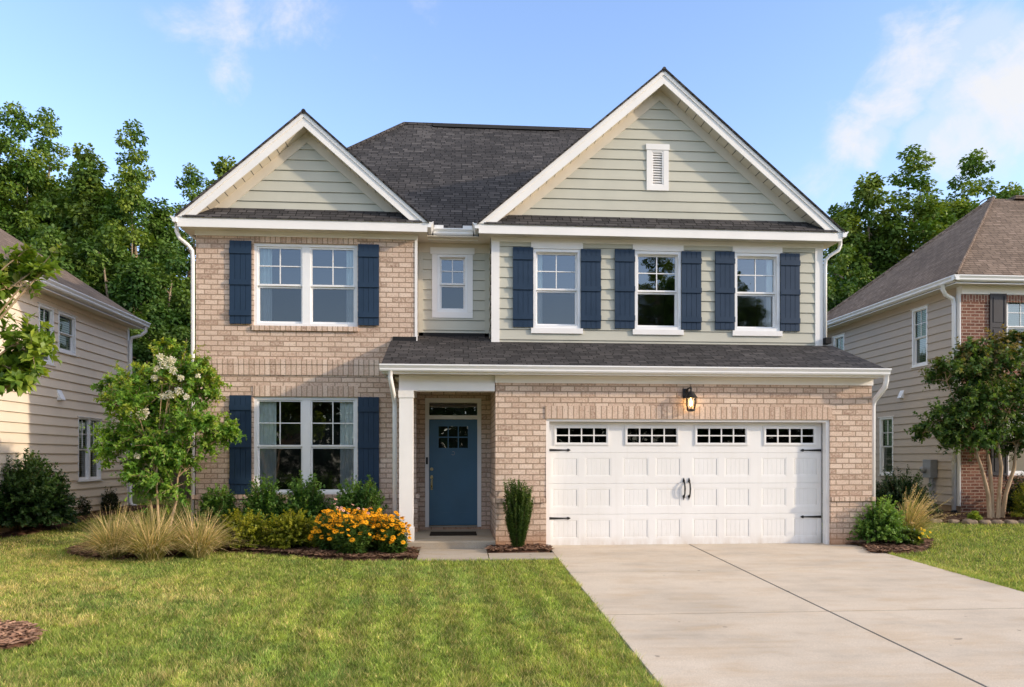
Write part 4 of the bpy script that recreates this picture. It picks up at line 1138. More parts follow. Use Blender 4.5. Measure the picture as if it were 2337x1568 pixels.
def twigs(m, B, E, r0=.006, r1=.0015, step=1):
    for i in range(0, len(B), step):
        b, e = Vector(B[i]), Vector(E[i]); md = b.lerp(e, .5) + Vector((0, 0, .08 * (e - b).length))
        m.tube([b, md, e], [r0, (r0 + r1) / 2, r1], 4, caps=False)
def colr(rs, tone, cols):
    c0, c1, c2 = [np.array(c) for c in cols]
    s_ = np.clip(tone, 0, 1)[:, None]
    return np.where(s_ < .5, c0 + (c1 - c0) * s_ * 2, c1 + (c2 - c1) * (s_ * 2 - 1))

def shrub(name, label, cat, x, y, rx, ry, h, seed, cols, leafL=.05, n=150, nper=26, group=None, wfac=.5, f0=.45, inner=1500, spread=.7, z0=None, jag=.22, cut=0.0):
    rs = np.random.RandomState(seed)
    z0 = G(y) + .01 if z0 is None else z0
    r = thing(name, label, cat, (x, y, z0), group)
    ph = rs.rand(n) * 2 * PI; cz = rs.rand(n) * 1.08 - .1; cz = np.clip(cz, -.06, 1)
    rad = np.sqrt(np.clip(1 - np.clip(cz, 0, 1) ** 2, 0, 1)); sc_ = 1 - jag * .5 + jag * (rs.rand(n) ** 1.5) * 1.2
    E = np.stack([x + rx * rad * np.cos(ph) * sc_, y + ry * rad * np.sin(ph) * sc_, z0 + h * (.17 + .83 * np.clip(cz, 0, 1)) * np.where(cz > .3, sc_, 1) + np.minimum(cz, 0) * h * .8], -1)
    c = np.array([x, y, z0 + h * .12]); B = c + (E - c) * (.12 + .1 * rs.rand(n, 1)) * np.array([1, 1, .6])
    P, D_, N_, L_, si, t = shoot_leaves(rs, B, E, nper, leafL, f0, spread, wfac)
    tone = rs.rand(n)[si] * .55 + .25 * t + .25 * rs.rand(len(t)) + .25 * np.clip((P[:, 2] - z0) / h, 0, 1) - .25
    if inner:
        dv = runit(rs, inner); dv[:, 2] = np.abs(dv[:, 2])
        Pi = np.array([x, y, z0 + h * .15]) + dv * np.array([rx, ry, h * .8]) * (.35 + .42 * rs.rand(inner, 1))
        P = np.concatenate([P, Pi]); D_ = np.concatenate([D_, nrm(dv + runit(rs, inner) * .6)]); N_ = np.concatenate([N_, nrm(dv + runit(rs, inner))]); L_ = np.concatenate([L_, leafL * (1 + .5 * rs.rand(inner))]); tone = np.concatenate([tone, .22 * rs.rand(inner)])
    V, F = leaf_arrays(P, D_, N_, L_, L_ * wfac, .12, .08)
    m = MB(); twigs(m, B, E, .008, .002, 3); m.tube([(x, y, z0 - .03), (x + .01, y, z0 + h * .25)], [.02, .014], 6); m.build('stem', M['twig'], r, uv=False)
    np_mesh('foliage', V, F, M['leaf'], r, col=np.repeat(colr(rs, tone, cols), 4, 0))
    return r
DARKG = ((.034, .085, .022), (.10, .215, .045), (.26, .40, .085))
LIMEG = ((.080, .110, .012), (.260, .285, .022), (.470, .430, .040))
MIDG = ((.055, .125, .026), (.16, .29, .05), (.36, .48, .12))
SG = 'dark evergreen shrubs against the left brick wall'
for i, (px, pt, hw, Y, lab) in enumerate(((497, 1120, 44, 13.95, 'small dark evergreen shrub at the far left of the row under the window'),
                                   (604, 1103, 52, 13.9, 'dark evergreen shrub under the left sash of the lower window'),
                                   (697, 1098, 55, 13.9, 'dark evergreen shrub under the middle of the lower window'),
                                   (818, 1102, 60, 13.8, 'widest dark evergreen shrub, behind the orange flowers'))):
    x = XA(px, Y); z = G(Y); h = ZA(px, pt, Y) - z; rr = hw * Y / FOC
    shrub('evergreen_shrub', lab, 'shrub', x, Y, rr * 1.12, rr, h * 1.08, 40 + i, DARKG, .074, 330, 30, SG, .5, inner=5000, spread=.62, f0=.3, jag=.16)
SG2 = 'yellow green shrubs in front of the dark ones'
for i, (px, pt, hw, Y, lab) in enumerate(((558, 1172, 60, 13.15, 'yellow green low shrub beside the right tan grass clump'), (668, 1172, 58, 13.1, 'yellow green low shrub beside the orange flowers'))):
    x = XA(px, Y); z = G(Y); h = ZA(px, pt, Y) - z; rr = hw * Y / FOC
    shrub('gold_shrub', lab, 'shrub', x, Y, rr * 1.12, rr, h * 1.06, 60 + i, LIMEG, .055, 300, 28, SG2, .5, inner=3000, f0=.4, spread=.65)

# ---- upright evergreen by the garage
def upright():
    rs = np.random.RandomState(5); Y = 12.62; x = XA(1182, Y); z0 = G(Y) + .07
    r = thing('columnar_yew', 'narrow upright evergreen in mulch between the porch and the garage door', 'shrub', (x, Y, z0))
    n = 330; H_ = ZA(1182, 1096, Y) - z0
    ph = rs.rand(n) * 2 * PI; q = np.sqrt(rs.rand(n)); t1 = .30 + .70 * rs.rand(n) ** .8
    ft = np.array([.11, .06, .0])
    def rad(t): return .075 + .20 * np.clip(t * 1.5, 0, 1) ** .8 - .02 * np.clip(t - .8, 0, 1) * 5
    E = np.stack([x + rad(t1) * q * np.cos(ph), Y + rad(t1) * q * np.sin(ph), z0 + H_ * t1 * (1 + .10 * (rs.rand(n) - .5) * (t1 > .8))], -1)
    B = np.stack([x + rad(t1 * 0) * q * np.cos(ph), Y + rad(t1 * 0) * q * np.sin(ph), z0 + H_ * np.clip(t1 - .55, 0, 1)], -1)
    P, D_, N_, L_, si, t = shoot_leaves(rs, B, E, 110, .044, .06, .7, .4, .6, .0)
    tone = rs.rand(n)[si] * .5 + .45 * rs.rand(len(t)) * t
    V, F = leaf_arrays(P, D_, N_, L_, L_ * .5)
    m = MB(); m.tube([(x, Y, z0 - .05), (x, Y, z0 + .3)], [.03, .02], 7); twigs(m, B, E, .006, .002, 4); m.build('stem', M['twig'], r, uv=False)
    np_mesh('foliage', V, F, M['leaf'], r, col=np.repeat(colr(rs, tone, ((.035, .075, .022), (.09, .155, .04), (.26, .34, .10))), 4, 0))
upright()

# ---- crape myrtles: several smooth stems, arching branches, leafy shoots
def myrtle(name, label, x, y, z0, stems, env, seed, cols, nshoot, nper, leafL, tips=None, shootL=(.3, .6), stem_r=.03, fork=.45):
    """env: list of (cx,cy,cz,rx,ry,rz) ellipsoids in metres relative to the base"""
    rs = np.random.RandomState(seed)
    r = thing(name, label, 'tree', (x, y, z0))
    m = MB(); forks = []
    for (bx, by, tx, ty, tz) in stems:
        p = [Vector((x + bx, y + by, z0 - .05)), Vector((x + bx * 1.1 + tx * .12, y + by * 1.1 + ty * .12, z0 + tz * .35)), Vector((x + bx + tx * .5, y + by + ty * .5, z0 + tz * .7)), Vector((x + tx, y + ty, z0 + tz))]
        sm = MB(); sm.tube(p, [stem_r, stem_r * .85, stem_r * .7, stem_r * .5], 8); sm.build('stem', M['tan_bark'], r, smooth=True, uv=False)
        forks += [(p[2], stem_r * .5), (p[3], stem_r * .45)]
    B, E = [], []
    tot = sum(e[3] * e[4] + e[4] * e[5] + e[3] * e[5] for e in env)
    for e in env:
        k = int(nshoot * (e[3] * e[4] + e[4] * e[5] + e[3] * e[5]) / tot)
        c = np.array([x + e[0], y + e[1], z0 + e[2]])
        fk, fr = min(forks, key=lambda f: (Vector(c) - f[0]).length)
        cv = Vector(c)
        m.tube([fk, fk.lerp(cv, .5) + Vector((0, 0, .04)), cv], [fr * .8, fr * .6, fr * .35], 6, caps=False)
        nb = max(4, k // 14)
        bd = runit(rs, nb); bd[:, 2] = bd[:, 2] * .8 + .2
        bt = c + bd * np.array(e[3:]) * (.62 + .15 * rs.rand(nb, 1))
        for q in bt: m.tube([cv, cv.lerp(Vector(q), .5) + Vector((0, 0, .03)), Vector(q)], [fr * .35, fr * .25, .004], 5, caps=False)
        pick = rs.randint(nb, size=k)
        f_ = .45 + .55 * rs.rand(k, 1)
        b0 = c + (bt[pick] - c) * f_
        dv = nrm((b0 - c) / np.array(e[3:]) * 1.2 + runit(rs, k) * .75 + np.array([0, 0, .22]))
        ll = (shootL[0] + (shootL[1] - shootL[0]) * rs.rand(k, 1)) * min(1, e[3] / .6)
        B.append(b0); E.append(b0 + dv * ll)
    B = np.concatenate(B); E = np.concatenate(E)
    twigs(m, B, E, .005, .0015, 2)
    m.build('branches', M['tan_bark'], r, uv=False)
    P, D_, N_, L_, si, t = shoot_leaves(rs, B, E, nper, leafL, .08, .68, .5, .2, .1)
    tone = rs.rand(len(B))[si] * .6 + .3 * rs.rand(len(t)) + .15 * t
    C = colr(rs, tone, cols)
    if tips is not None:
        hz_ = np.clip((P[:, 2] - z0 - tips[1]) / tips[2], 0, 1)
        w_ = np.clip((rs.rand(len(B))[si] * .9 + t * .6 + hz_ * .8 - 1.25) * 2.2, 0, 1)[:, None]
        C = C * (1 - w_) + np.array(tips[0]) * (.7 + .6 * rs.rand(len(t), 1)) * w_
    V, F = leaf_arrays(P, D_, N_, L_, L_ * .56, .12, .1)
    np_mesh('crown', V, F, M['leaf'], r, col=np.repeat(C, 4, 0))
    return r
Y0 = 13.25; x0 = XA(362, Y0); z0 = G(Y0)
def rel(px, py, dy=0): return (XA(px, Y0 + dy) - x0, dy, ZA(px, py, Y0 + dy) - z0)
def ell(px, py, rpx, rpy, dy=0, rd=None):
    a = rel(px, py, dy); s_ = (Y0 + dy) / FOC
    return (*a, rpx * s_, (rd if rd else rpx * s_ * .9), rpy * s_)
env = [ell(375, 1000, 85, 75), ell(300, 1010, 70, 55, .25), ell(450, 985, 62, 60, -.1), ell(390, 890, 75, 75, .1), ell(310, 930, 66, 65, -.2), ell(455, 900, 45, 48, .2),
       ell(395, 835, 38, 48), ell(490, 1010, 40, 40, .15), ell(265, 920, 38, 45, .1), ell(345, 1070, 55, 38, -.15), ell(425, 1075, 48, 38, .1), ell(262, 1040, 40, 38), ell(375, 1105, 62, 30), ell(300, 1085, 46, 30), ell(515, 985, 30, 26, .1), ell(245, 880, 24, 30, .1), ell(375, 800, 22, 26), ell(440, 850, 34, 36)]
stems = [(-.07, .05, -.22, .1, 1.2), (.02, -.05, .0, -.1, 1.3), (.13, .04, .30, .05, 1.25)]
crape = myrtle('crape_myrtle', 'young crape myrtle with white blossoms behind the tan grass clumps', x0, Y0, z0, stems, env, 9,
       ((.050, .130, .020), (.135, .285, .038), (.320, .470, .070)), 1150, 25, .078, tips=((.34, .36, .05), 1.7, 2.6), shootL=(.26, .66), stem_r=.028)
for i, (px, py, rr) in enumerate(((378, 828, 22), (358, 842, 12), (396, 846, 12), (388, 900, 13), (372, 904, 12), (322, 946, 17), (408, 893, 13), (424, 905, 8), (313, 1041, 9), (352, 862, 9), (412, 862, 9), (366, 815, 12), (392, 822, 12), (452, 858, 6), (334, 938, 9))):
    rs = np.random.RandomState(200 + i); q = rel(px, py, -.32); n = int(9 * rr)
    dv = runit(rs, n); rad = rr * .66 * Y0 / FOC
    P = np.array([x0 + q[0], Y0 + q[1], z0 + q[2]]) + dv * rad * np.array([1, .8, .9]) * rs.rand(n, 1) ** .6
    V, F = leaf_arrays(P, nrm(dv + runit(rs, n) * .6), nrm(dv + runit(rs, n)), np.full(n, .028), np.full(n, .026))
    np_mesh('blossom', V, F, M['petal'], crape, col=np.repeat(np.array([.82, .78, .74]) * (.8 + .25 * rs.rand(n, 1)), 4, 0))

Y0 = 16.6; x0 = XA(2262, Y0); z0 = G(Y0) + .04
env = [ell(2235, 930, 90, 75), ell(2150, 960, 66, 55, .1), ell(2300, 940, 80, 80, -.1), ell(2200, 860, 72, 58, .2), ell(2270, 830, 70, 62), ell(2160, 870, 46, 44), ell(2215, 1005, 80, 36), ell(2120, 985, 42, 32),
       ell(2380, 900, 80, 85), ell(2310, 800, 46, 46), ell(2230, 800, 34, 40), ell(2310, 1010, 66, 34), ell(2400, 990, 70, 40), ell(2190, 1000, 46, 34)]
stems = [(-.06, -.05, -.42, .0, 1.7), (.03, .0, -.06, .1, 1.8), (.12, -.06, .10, -.1, 1.75), (.30, .05, .62, .0, 1.7)]
myrtle('crape_myrtle', 'russet tipped crape myrtle in front of the red brick house', x0, Y0, z0, stems, env, 19,
       ((.024, .060, .018), (.065, .135, .030), (.16, .24, .048)), 1700, 24, .095, tips=((.27, .19, .06), 2.9, 2.2), shootL=(.25, .55), stem_r=.055)

# ---- near branch at the left edge, its trunk stands just outside the frame
Y0 = 7.3; x0 = -5.35; z0 = G(Y0)
def ellm(px, py, r, dy=0): 
    a = rel(px, py, dy); return (*a, r, r * .8, r * .62)
env = [ellm(48, 655, .32), ellm(-10, 690, .38, .1), ellm(25, 790, .34, -.05), ellm(50, 845, .24, .05), ellm(15, 885, .24, -.05), ellm(75, 800, .16, .1), ellm(95, 620, .14), ellm(-40, 830, .34), ellm(20, 860, .2, .1), ellm(-110, 640, .45), ellm(-140, 760, .5, -.2), ellm(-120, 880, .4, .2), ellm(-260, 700, .6, .1), ellm(-300, 560, .6), ellm(-330, 830, .5)]
stems = [(0, 0, .25, 0, 2.0), (.0, .02, -.35, .1, 2.2)]
near = myrtle('young_tree', 'leafy branches of a young tree reaching in at the left edge', x0, Y0, z0, stems, env, 29,
       ((.06, .125, .018), (.16, .26, .034), (.36, .42, .06)), 620, 16, .11, tips=None, shootL=(.25, .5), stem_r=.05)
rs = np.random.RandomState(3)
bm = MB(); q0 = [(XA(20, Y0), Y0, ZA(20, 660, Y0)), (XA(60, Y0), Y0, ZA(60, 630, Y0)), (XA(110, Y0), Y0 - .05, ZA(110, 600, Y0)), (XA(150, Y0), Y0 - .08, ZA(150, 562, Y0))]
bm.tube(q0, [.009, .007, .005, .003], 6); q1 = [(XA(-20, Y0), Y0, ZA(-20, 640, Y0)), (XA(10, Y0), Y0, ZA(10, 610, Y0)), (XA(45, Y0), Y0, ZA(45, 582, Y0)), (XA(72, Y0), Y0, ZA(72, 560, Y0))]
bm2 = MB(); bm2.tube(q1, [.008, .006, .005, .003], 6); bm.build('twig', M['tan_bark'], near, uv=False); bm2.build('twig', M['tan_bark'], near, uv=False)
B = np.array([q0[0], q0[1], q0[2], q1[0], q1[1], q1[2]]); E = np.array([q0[1], q0[2], q0[3], q1[1], q1[2], q1[3]])
P, D_, N_, L_, si, t = shoot_leaves(rs, B, E, 9, .115, .1, .6, .5, .1, 0)
V, F = leaf_arrays(P, D_, N_, L_, L_ * .5, .12, .14)
np_mesh('twig_leaves', V, F, M['leaf'], near, col=np.repeat(colr(rs, .35 + .65 * rs.rand(len(P)), ((.045, .085, .014), (.105, .165, .024), (.240, .260, .040))), 4, 0))

# ---- ornamental grasses
def grass_clump(name, label, x, y, h, spread, n, seed, group=None, tan=.75, lean=(0, 0), z0=None, plume=0, base=.1):
    rs = np.random.RandomState(seed); z0 = G(y) + .01 if z0 is None else z0
    r = thing(name, label, 'grass clump', (x, y, z0), group)
    a = rs.rand(n) * 2 * PI; q = np.sqrt(rs.rand(n)); el_ = rs.rand(n) ** .75
    L_ = h * (.75 + .5 * rs.rand(n)) * (1.15 - .25 * el_)
    out = spread * (.15 + .95 * el_)
    bx, by = base * q * np.cos(a), base * q * np.sin(a)
    K = 5; tt = np.linspace(0, 1, K)
    rows = []
    jt = rs.normal(size=(n, 2)) * .16
    for k in range(K):
        t = tt[k]
        hx = bx + (np.cos(a) * out + lean[0] + jt[:, 0]) * t ** 1.5; hy = by + (np.sin(a) * out + lean[1] + jt[:, 1]) * t ** 1.5
        hz_ = L_ * (t * (1.0 - .12 * el_) - el_ * .62 * t ** 2.6)
        rows.append(np.stack([hx, hy, np.maximum(hz_, .004)], -1) + np.array([x, y, z0]))
    R_ = np.stack(rows, 1)
    sa = rs.rand(n) * PI; sd = np.stack([np.cos(sa), np.sin(sa), 0 * sa], -1)
    wds = np.array([.0042, .0048, .0042, .003, .0008])
    V = np.stack([R_ - sd[:, None] * wds[None, :, None], R_ + sd[:, None] * wds[None, :, None]], 2).reshape(-1, 3)
    b = np.arange(n)[:, None, None] * K * 2 + np.arange(K - 1)[None, :, None] * 2
    F = (b + np.array([0, 1, 3, 2])[None, None, :]).reshape(-1, 4)
    isT = rs.rand(n) < tan; sh = (.65 + .6 * rs.rand(n))[:, None, None]
    gcol = np.array([.17, .22, .04]); tcol = np.array([.70, .53, .29])
    mixt = np.where(isT, 1.0, .25)[:, None] * np.array([.45, .7, .95, 1, 1.05])[None]
    C = (gcol + (tcol - gcol) * np.clip(mixt, 0, 1)[..., None]) * sh
    C = np.repeat(C[:, :, None, :], 2, 2).reshape(-1, 3)
    np_mesh('blades', V, F, M['straw'], r, col=C)
    if plume:
        pk = rs.choice(np.nonzero(el_ < .6)[0], plume)
        P = np.repeat(R_[pk][:, 3:].reshape(-1, 2, 3), 26, 0); f_ = rs.rand(len(P), 1)
        PP = P[:, 0] + (P[:, 1] - P[:, 0]) * f_ * 1.1; d_ = nrm(P[:, 1] - P[:, 0] + rs.normal(size=PP.shape) * .1)
        ll = .02 + .025 * rs.rand(len(PP))
        V, F = leaf_arrays(PP, nrm(d_ + rs.normal(size=PP.shape) * .35), runit(rs, len(PP)), ll, ll * .22)
        np_mesh('plumes', V, F, M['straw'], r, col=np.repeat(np.array([.62, .46, .28]) * (.6 + .7 * rs.rand(len(PP), 1)), 4, 0))
    return r
GG = 'tan ornamental grass clumps in the front bed'
for i, (px, Y, hw, ht, lab) in enumerate(((262, 12.35, 62, 1178, 'tan grass clump at the left end of the front bed'), (345, 12.15, 80, 1170, 'largest tan grass clump, in the middle of the three'), (452, 12.4, 70, 1176, 'tan grass clump right of the crape myrtle stems'))):
    x = XA(px, Y); h = ZA(px, ht, Y) - G(Y)
    grass_clump('grass_clump', lab, x, Y, h * .98, hw * Y / FOC * 1.2, 1100, 300 + i, GG, tan=.55, plume=0, base=.15)
Y = 13.7
grass_clump('fountain_grass', 'feathery tan grass leaning out behind the round shrub at the garage corner', XA(2072, Y), Y, .80, .42, 620, 310, None, tan=.45, lean=(.22, -.05), plume=70)

# ---- round shrub and yellow flowers at the garage corner
Y = 12.98
shrub('boxwood_shrub', 'bright green round shrub at the right corner of the garage', 'shrub', XA(2003, Y), Y, .54, .46, (ZA(2003, 1142, Y) - G(Y)) * 1.06, 71, MIDG, .052, 300, 30, None, .6, inner=2600, spread=.7, jag=.16)
Y = 12.75
yf = shrub('flowering_plant', 'small plant with a few yellow flowers right of the round shrub', 'plant', XA(2082, Y), Y, .2, .2, .40, 72, ((.04, .07, .012), (.12, .16, .02), (.26, .27, .04)), .06, 60, 16, None, .5, inner=300)
def flower_arrays(rs, P, Nv, rad, pet, colp, cone=(.05, .025, .012)):
    V, F, C = [], [], []
    for i in range(len(P)):
        n = Nv[i]; a = np.cross(n, [0, 0, 1.0]) + 1e-3; a /= np.linalg.norm(a); b = np.cross(n, a); r_ = rad * (.75 + .5 * rs.rand()); ph = rs.rand() * 6; cc = np.array(colp) * (.75 + .4 * rs.rand())
        for k in range(pet):
            an = ph + 2 * PI * k / pet; d_ = a * math.cos(an) + b * math.sin(an); s_ = -a * math.sin(an) + b * math.cos(an)
            o = len(V); V += [P[i] + d_ * r_ * .12, P[i] + d_ * r_ * .6 + s_ * r_ * .26, P[i] + d_ * r_ - n * r_ * .18, P[i] + d_ * r_ * .6 - s_ * r_ * .26]; F.append((o, o + 1, o + 2, o + 3)); C += [cc] * 4
        o = len(V)
        V += [P[i] + a * r_ * .25, P[i] + b * r_ * .25, P[i] - a * r_ * .25, P[i] - b * r_ * .25, P[i] + n * r_ * .3]
        F += [(o, o + 1, o + 4, o + 4), (o + 1, o + 2, o + 4, o + 4), (o + 2, o + 3, o + 4, o + 4), (o + 3, o, o + 4, o + 4)]; C += [np.array(cone)] * 5
    return np.array(V), F, np.array(C)
def flowers(parent, rs, P, Nv, rad, pet, colp, name='blossom'):
    for i in range(len(P)):
        V, F, C = flower_arrays(rs, P[i:i + 1], Nv[i:i + 1], rad, pet, colp)
        F = [tuple(dict.fromkeys(f)) for f in F]
        me = bpy.data.meshes.new(name); off = root_loc(parent)
        me.from_pydata([tuple(v - np.array(off)) for v in V], [], F)
        a = me.attributes.new('Col', 'FLOAT_COLOR', 'POINT'); c4 = np.ones((len(V), 4), np.float32); c4[:, :3] = C; a.data.foreach_set('color', c4.ravel())
        me.materials.append(M['petal']); o = bpy.data.objects.new(name, me); COL.objects.link(o); o.parent = parent
rs = np.random.RandomState(8)
xf = XA(2090, Y)
P = np.array([[xf + dx, Y - .2, G(Y) + dz] for dx, dz in ((-.02, .36), (.0, .28), (.10, .22), (-.06, .2), (.03, .33), (.14, .3))])
flowers(yf, rs, P, nrm(np.array([[.3, -.8, .5]] * 6) + runit(rs, 6) * .4), .036, 9, (.80, .52, .02))

# ---- orange coneflowers
GF = 'orange coneflower plants by the porch column'
def coneflower(px, Y, hw, top, seed, label, nf=95, pink=0):
    rs = np.random.RandomState(seed); x = XA(px, Y); z0 = G(Y) + .01; R_ = hw * Y / FOC; H_ = ZA(px, top, Y) - z0
    r = thing('coneflower_plant', label, 'flower', (x, Y, z0), GF)
    n = 260
    a = rs.rand(n) * 2 * PI; q = np.sqrt(rs.rand(n))
    T = np.stack([x + R_ * q * np.cos(a), Y + R_ * .8 * q * np.sin(a), z0 + H_ * (.98 - .42 * q ** 2.2 * (.6 + .6 * (np.sin(a) < 0)) + .10 * rs.normal(size=n))], -1)
    B = np.stack([x + R_ * .35 * q * np.cos(a), Y + R_ * .3 * q * np.sin(a), np.full(n, z0)], -1)
    E = B + (T - B) * .93
    P, D_, N_, L_, si, t = shoot_leaves(rs, B, E, 13, .10, .12, .7, .4, .1, .12)
    L_ = L_ * (1.25 - .75 * t)
    V, F = leaf_arrays(P, D_, N_, L_, L_ * .42, .1, .16)
    tone = .45 * rs.rand(len(t)) + .35 * rs.rand(n)[si] + .2 * t
    m = MB(); twigs(m, B, T, .005, .003, 2); m.build('stem', leafstem, r, uv=False)
    np_mesh('foliage', V, F, M['leaf'], r, col=np.repeat(colr(rs, tone, ((.03, .07, .02), (.075, .15, .03), (.18, .26, .05))), 4, 0))
    pk = rs.permutation(n)[:nf]
    pk = pk[np.argsort(-T[pk, 2])]
    Nv = nrm(np.stack([.25 + .35 * rs.normal(size=nf), -.55 + .4 * rs.normal(size=nf), .85 + .2 * rs.rand(nf)], -1))
    flowers(r, rs, T[pk[pink:]], Nv[pink:], .042, 10, (.86, .40, .010))
    if pink: flowers(r, rs, T[pk[:pink]], Nv[:pink], .030, 9, (.72, .42, .36))
leafstem = paint('green stem', (.09, .13, .03), .7, .2, .2, 20)
coneflower(762, 12.75, 52, 1166, 401, 'leftmost orange coneflower plant, beside the yellow green shrub', 99, 4)
coneflower(806, 12.35, 56, 1172, 402, 'orange coneflower plant with a few pink blooms at the front of the clump', 99, 6)
coneflower(868, 12.6, 48, 1178, 403, 'orange coneflower plant in front of the brick between window and column', 99)
coneflower(898, 12.35, 38, 1185, 404, 'rightmost orange coneflower plant, leaning against the white porch column', 95)
coneflower(835, 12.85, 50, 1168, 405, 'tallest orange coneflower plant at the back of the clump, below the dark shrub', 99, 3)

# ---- shrubs by the neighbours
x = XA(25, 16.2)
shrub('laurel_shrub', 'large dark laurel shrub at the left edge in front of the beige house', 'shrub', XA(40, 15.6), 15.6, 1.05, .95, 1.6, 81, ((.016, .042, .014), (.045, .10, .028), (.12, .20, .05)), .10, 620, 28, None, .55, inner=6000, spread=.6, jag=.13)
for i, (px, Y, hw, hh, lab) in enumerate(((135, 17.6, 16, .55, 'small sparse shrub nearest the large laurel, under the beige wall'), (168, 18.2, 30, .62, 'low rounded shrub in the middle of the beige wall bed'), (243, 19.2, 22, .66, 'small upright shrub under the lower window of the beige wall'))):
    shrub('foundation_shrub', lab, 'shrub', XA(px, Y) + .1, Y, hw * Y / FOC, hw * Y / FOC * .9, hh, 84 + i, ((.02, .03, .014), (.05, .065, .022), (.10, .13, .04)), .06, 60, 22, 'low shrubs along the beige house', .45, inner=350)
Y = 16.9
shrub('holly_shrub', 'dark spreading holly between the garage corner and the taupe wall', 'shrub', XA(2055, Y), Y, .8, .7, 1.2, 90, ((.010, .026, .010), (.024, .056, .018), (.06, .11, .03)), .07, 320, 26, None, .5, inner=3600)
shrub('clipped_hedge', 'dark clipped hedge under the front window of the red brick house', 'shrub', XA(2345, 16.9), 16.9, .75, .45, 1.15, 91, ((.012, .028, .012), (.026, .058, .02), (.06, .10, .035)), .055, 260, 26, None, .55, inner=2600, jag=.1)
shrub('gold_cypress', 'yellow green shrub at the right edge behind the stone edging', 'shrub', XA(2352, 16.15), 16.15, .42, .4, .98, 92, LIMEG, .05, 160, 26, None, .4, inner=1000)
shrub('hosta_plant', 'small chartreuse plant beside a rock in the dark mulch', 'plant', XA(2224, 16.15), 16.15, .13, .11, .24, 93, ((.16, .22, .03), (.30, .38, .06), (.42, .5, .12)), .10, 26, 7, None, .7, inner=60)
def rock(name, label, cat, x, y, sx_, sy_, sz_, seed, group=None, z0=None):
    rs = np.random.RandomState(seed); m = MB(); z0 = G(y) if z0 is None else z0
    nu, nv = 10, 6; pts = []
    for j in range(nv + 1):
        for i in range(nu):
            th_, f_ = 2 * PI * i / nu, PI * j / nv
            p = [math.sin(f_) * math.cos(th_), math.sin(f_) * math.sin(th_), math.cos(f_)]
            p = [math.copysign(abs(c) ** .65, c) * (1 + .16 * rs.normal() * math.sin(f_)) for c in p]
            pts.append((x + p[0] * sx_, y + p[1] * sy_, z0 + sz_ * .6 + p[2] * sz_))
    m.add(pts, [(j * nu + i, j * nu + (i + 1) % nu, (j + 1) * nu + (i + 1) % nu, (j + 1) * nu + i) for j in range(nv) for i in range(nu)])
    o = m.build(name, M['stone'], smooth=True, uv=False); return tag(o, label, cat, group)
rock('rock', 'brown rock at the foot of the small chartreuse plant', 'rock', XA(2210, 16.1), 16.1, .12, .08, .07, 3)
xx = 10.75; i = 0
while xx < 15.6:
    wd_ = .12 + .07 * random.Random(i).random(); yy = 15.98 + .45 * max(0, 11.4 - xx) - .04 * max(0, xx - 11.4) + .03 * random.Random(i + 50).random()
    rock('edging_stone', 'flat brown stone in the edging of the right mulch bed', 'stone', xx + wd_, yy, wd_, .085, .062, 100 + i, 'edging stones of the right mulch bed'); xx += 2 * wd_ + .012; i += 1

# ================================================================== NEIGHBOURS
def ZX(px, py, X): return ZA(px, py, YX(px, X))
lh = thing('beige_house', 'beige clapboard house with a brown roof at the left', 'house', (WXL, 16, G(16)))
FL = face_px(WXL)
ztL = 5.12
wl = [(YX(86, WXL), YX(121, WXL), ZX(121, 834, WXL), ZX(121, 705, WXL)), (YX(131, WXL), YX(171, WXL), ZX(171, 812, WXL), ZX(171, 724, WXL)), (YX(176.5, WXL), YX(229.3, WXL), ZX(229, 1095, WXL), ZX(229, 957, WXL))]
a = MB(FL); a.siding(.28, ztL, 10.5, 20.62, wl, ex=.205, d1=.03, gap=.016); a.build('siding_wall', M['beige'], lh)
a = MB(FL); a.wall(10.5, 20.6, -.2, .275, d=-.03); a.build('foundation', M['founda'], lh)
a = MB(FL); a.box(20.62, 20.74, -.12, .03, .28, ztL); a.build('corner_board', M['white'], lh)
a = MB(); a.quad((WXL - 9, 20.7, -.1), (WXL - .002, 20.7, -.1), (WXL - .002, 20.7, 5.1), (WXL - 4.75, 20.7, 8.25), (WXL - 9, 20.7, 5.1)); a.quad((WXL - 9, 10.5, -.1), (WXL - .002, 10.5, -.1), (WXL - .002, 10.5, 5.1), (WXL - 4.75, 10.5, 8.25), (WXL - 9, 10.5, 5.1)); a.build('end_wall', M['beige'], lh)
window(FL, lh, *wl[0], casing=(.02, .014, .02), depth=.01, rail=.02, glass='sideglass', blind=True, fw=.05); window(FL, lh, *wl[1], casing=(.02, .014, .02), depth=.01, rail=.02, glass='sideglass', blind=True, grid=False, fw=.05, lowscreen=False)
window(FL, lh, *wl[2], casing=(.02, .014, .02), depth=.01, glass='sideglass', blind=True, double=True, mull=.03, rail=.016, fw=.035, curtain=[(wl[2][0] + .05, wl[2][0] + .3)])
xe = WXL + .37
a = MB(); s_ = .655
a.slab((xe, 10.0, 5.24), (xe, 20.95, 5.24), (xe - 5.2, 20.95, 5.24 + 5.2 * s_), (xe - 5.2, 10.0, 5.24 + 5.2 * s_), .06)
a.slab((xe - 10.4, 10.0, 5.24), (xe - 10.4, 20.95, 5.24), (xe - 5.21, 20.95, 5.24 + 5.2 * s_), (xe - 5.21, 10.0, 5.24 + 5.2 * s_), .06)
a.build('roof', M['roof_brown'], lh)
a = MB(lambda u, d, v: (xe + d, u, v)); a.sweep(kg(-.005, 5.10, .125, .125), 9.9, 20.98); a.build('gutter', M['vinyl'], lh)
a = MB(); a.box(WXL + .024, xe - .006, 10.0, 20.9, 5.05, 5.07); a.build('soffit', M['cream'], lh)
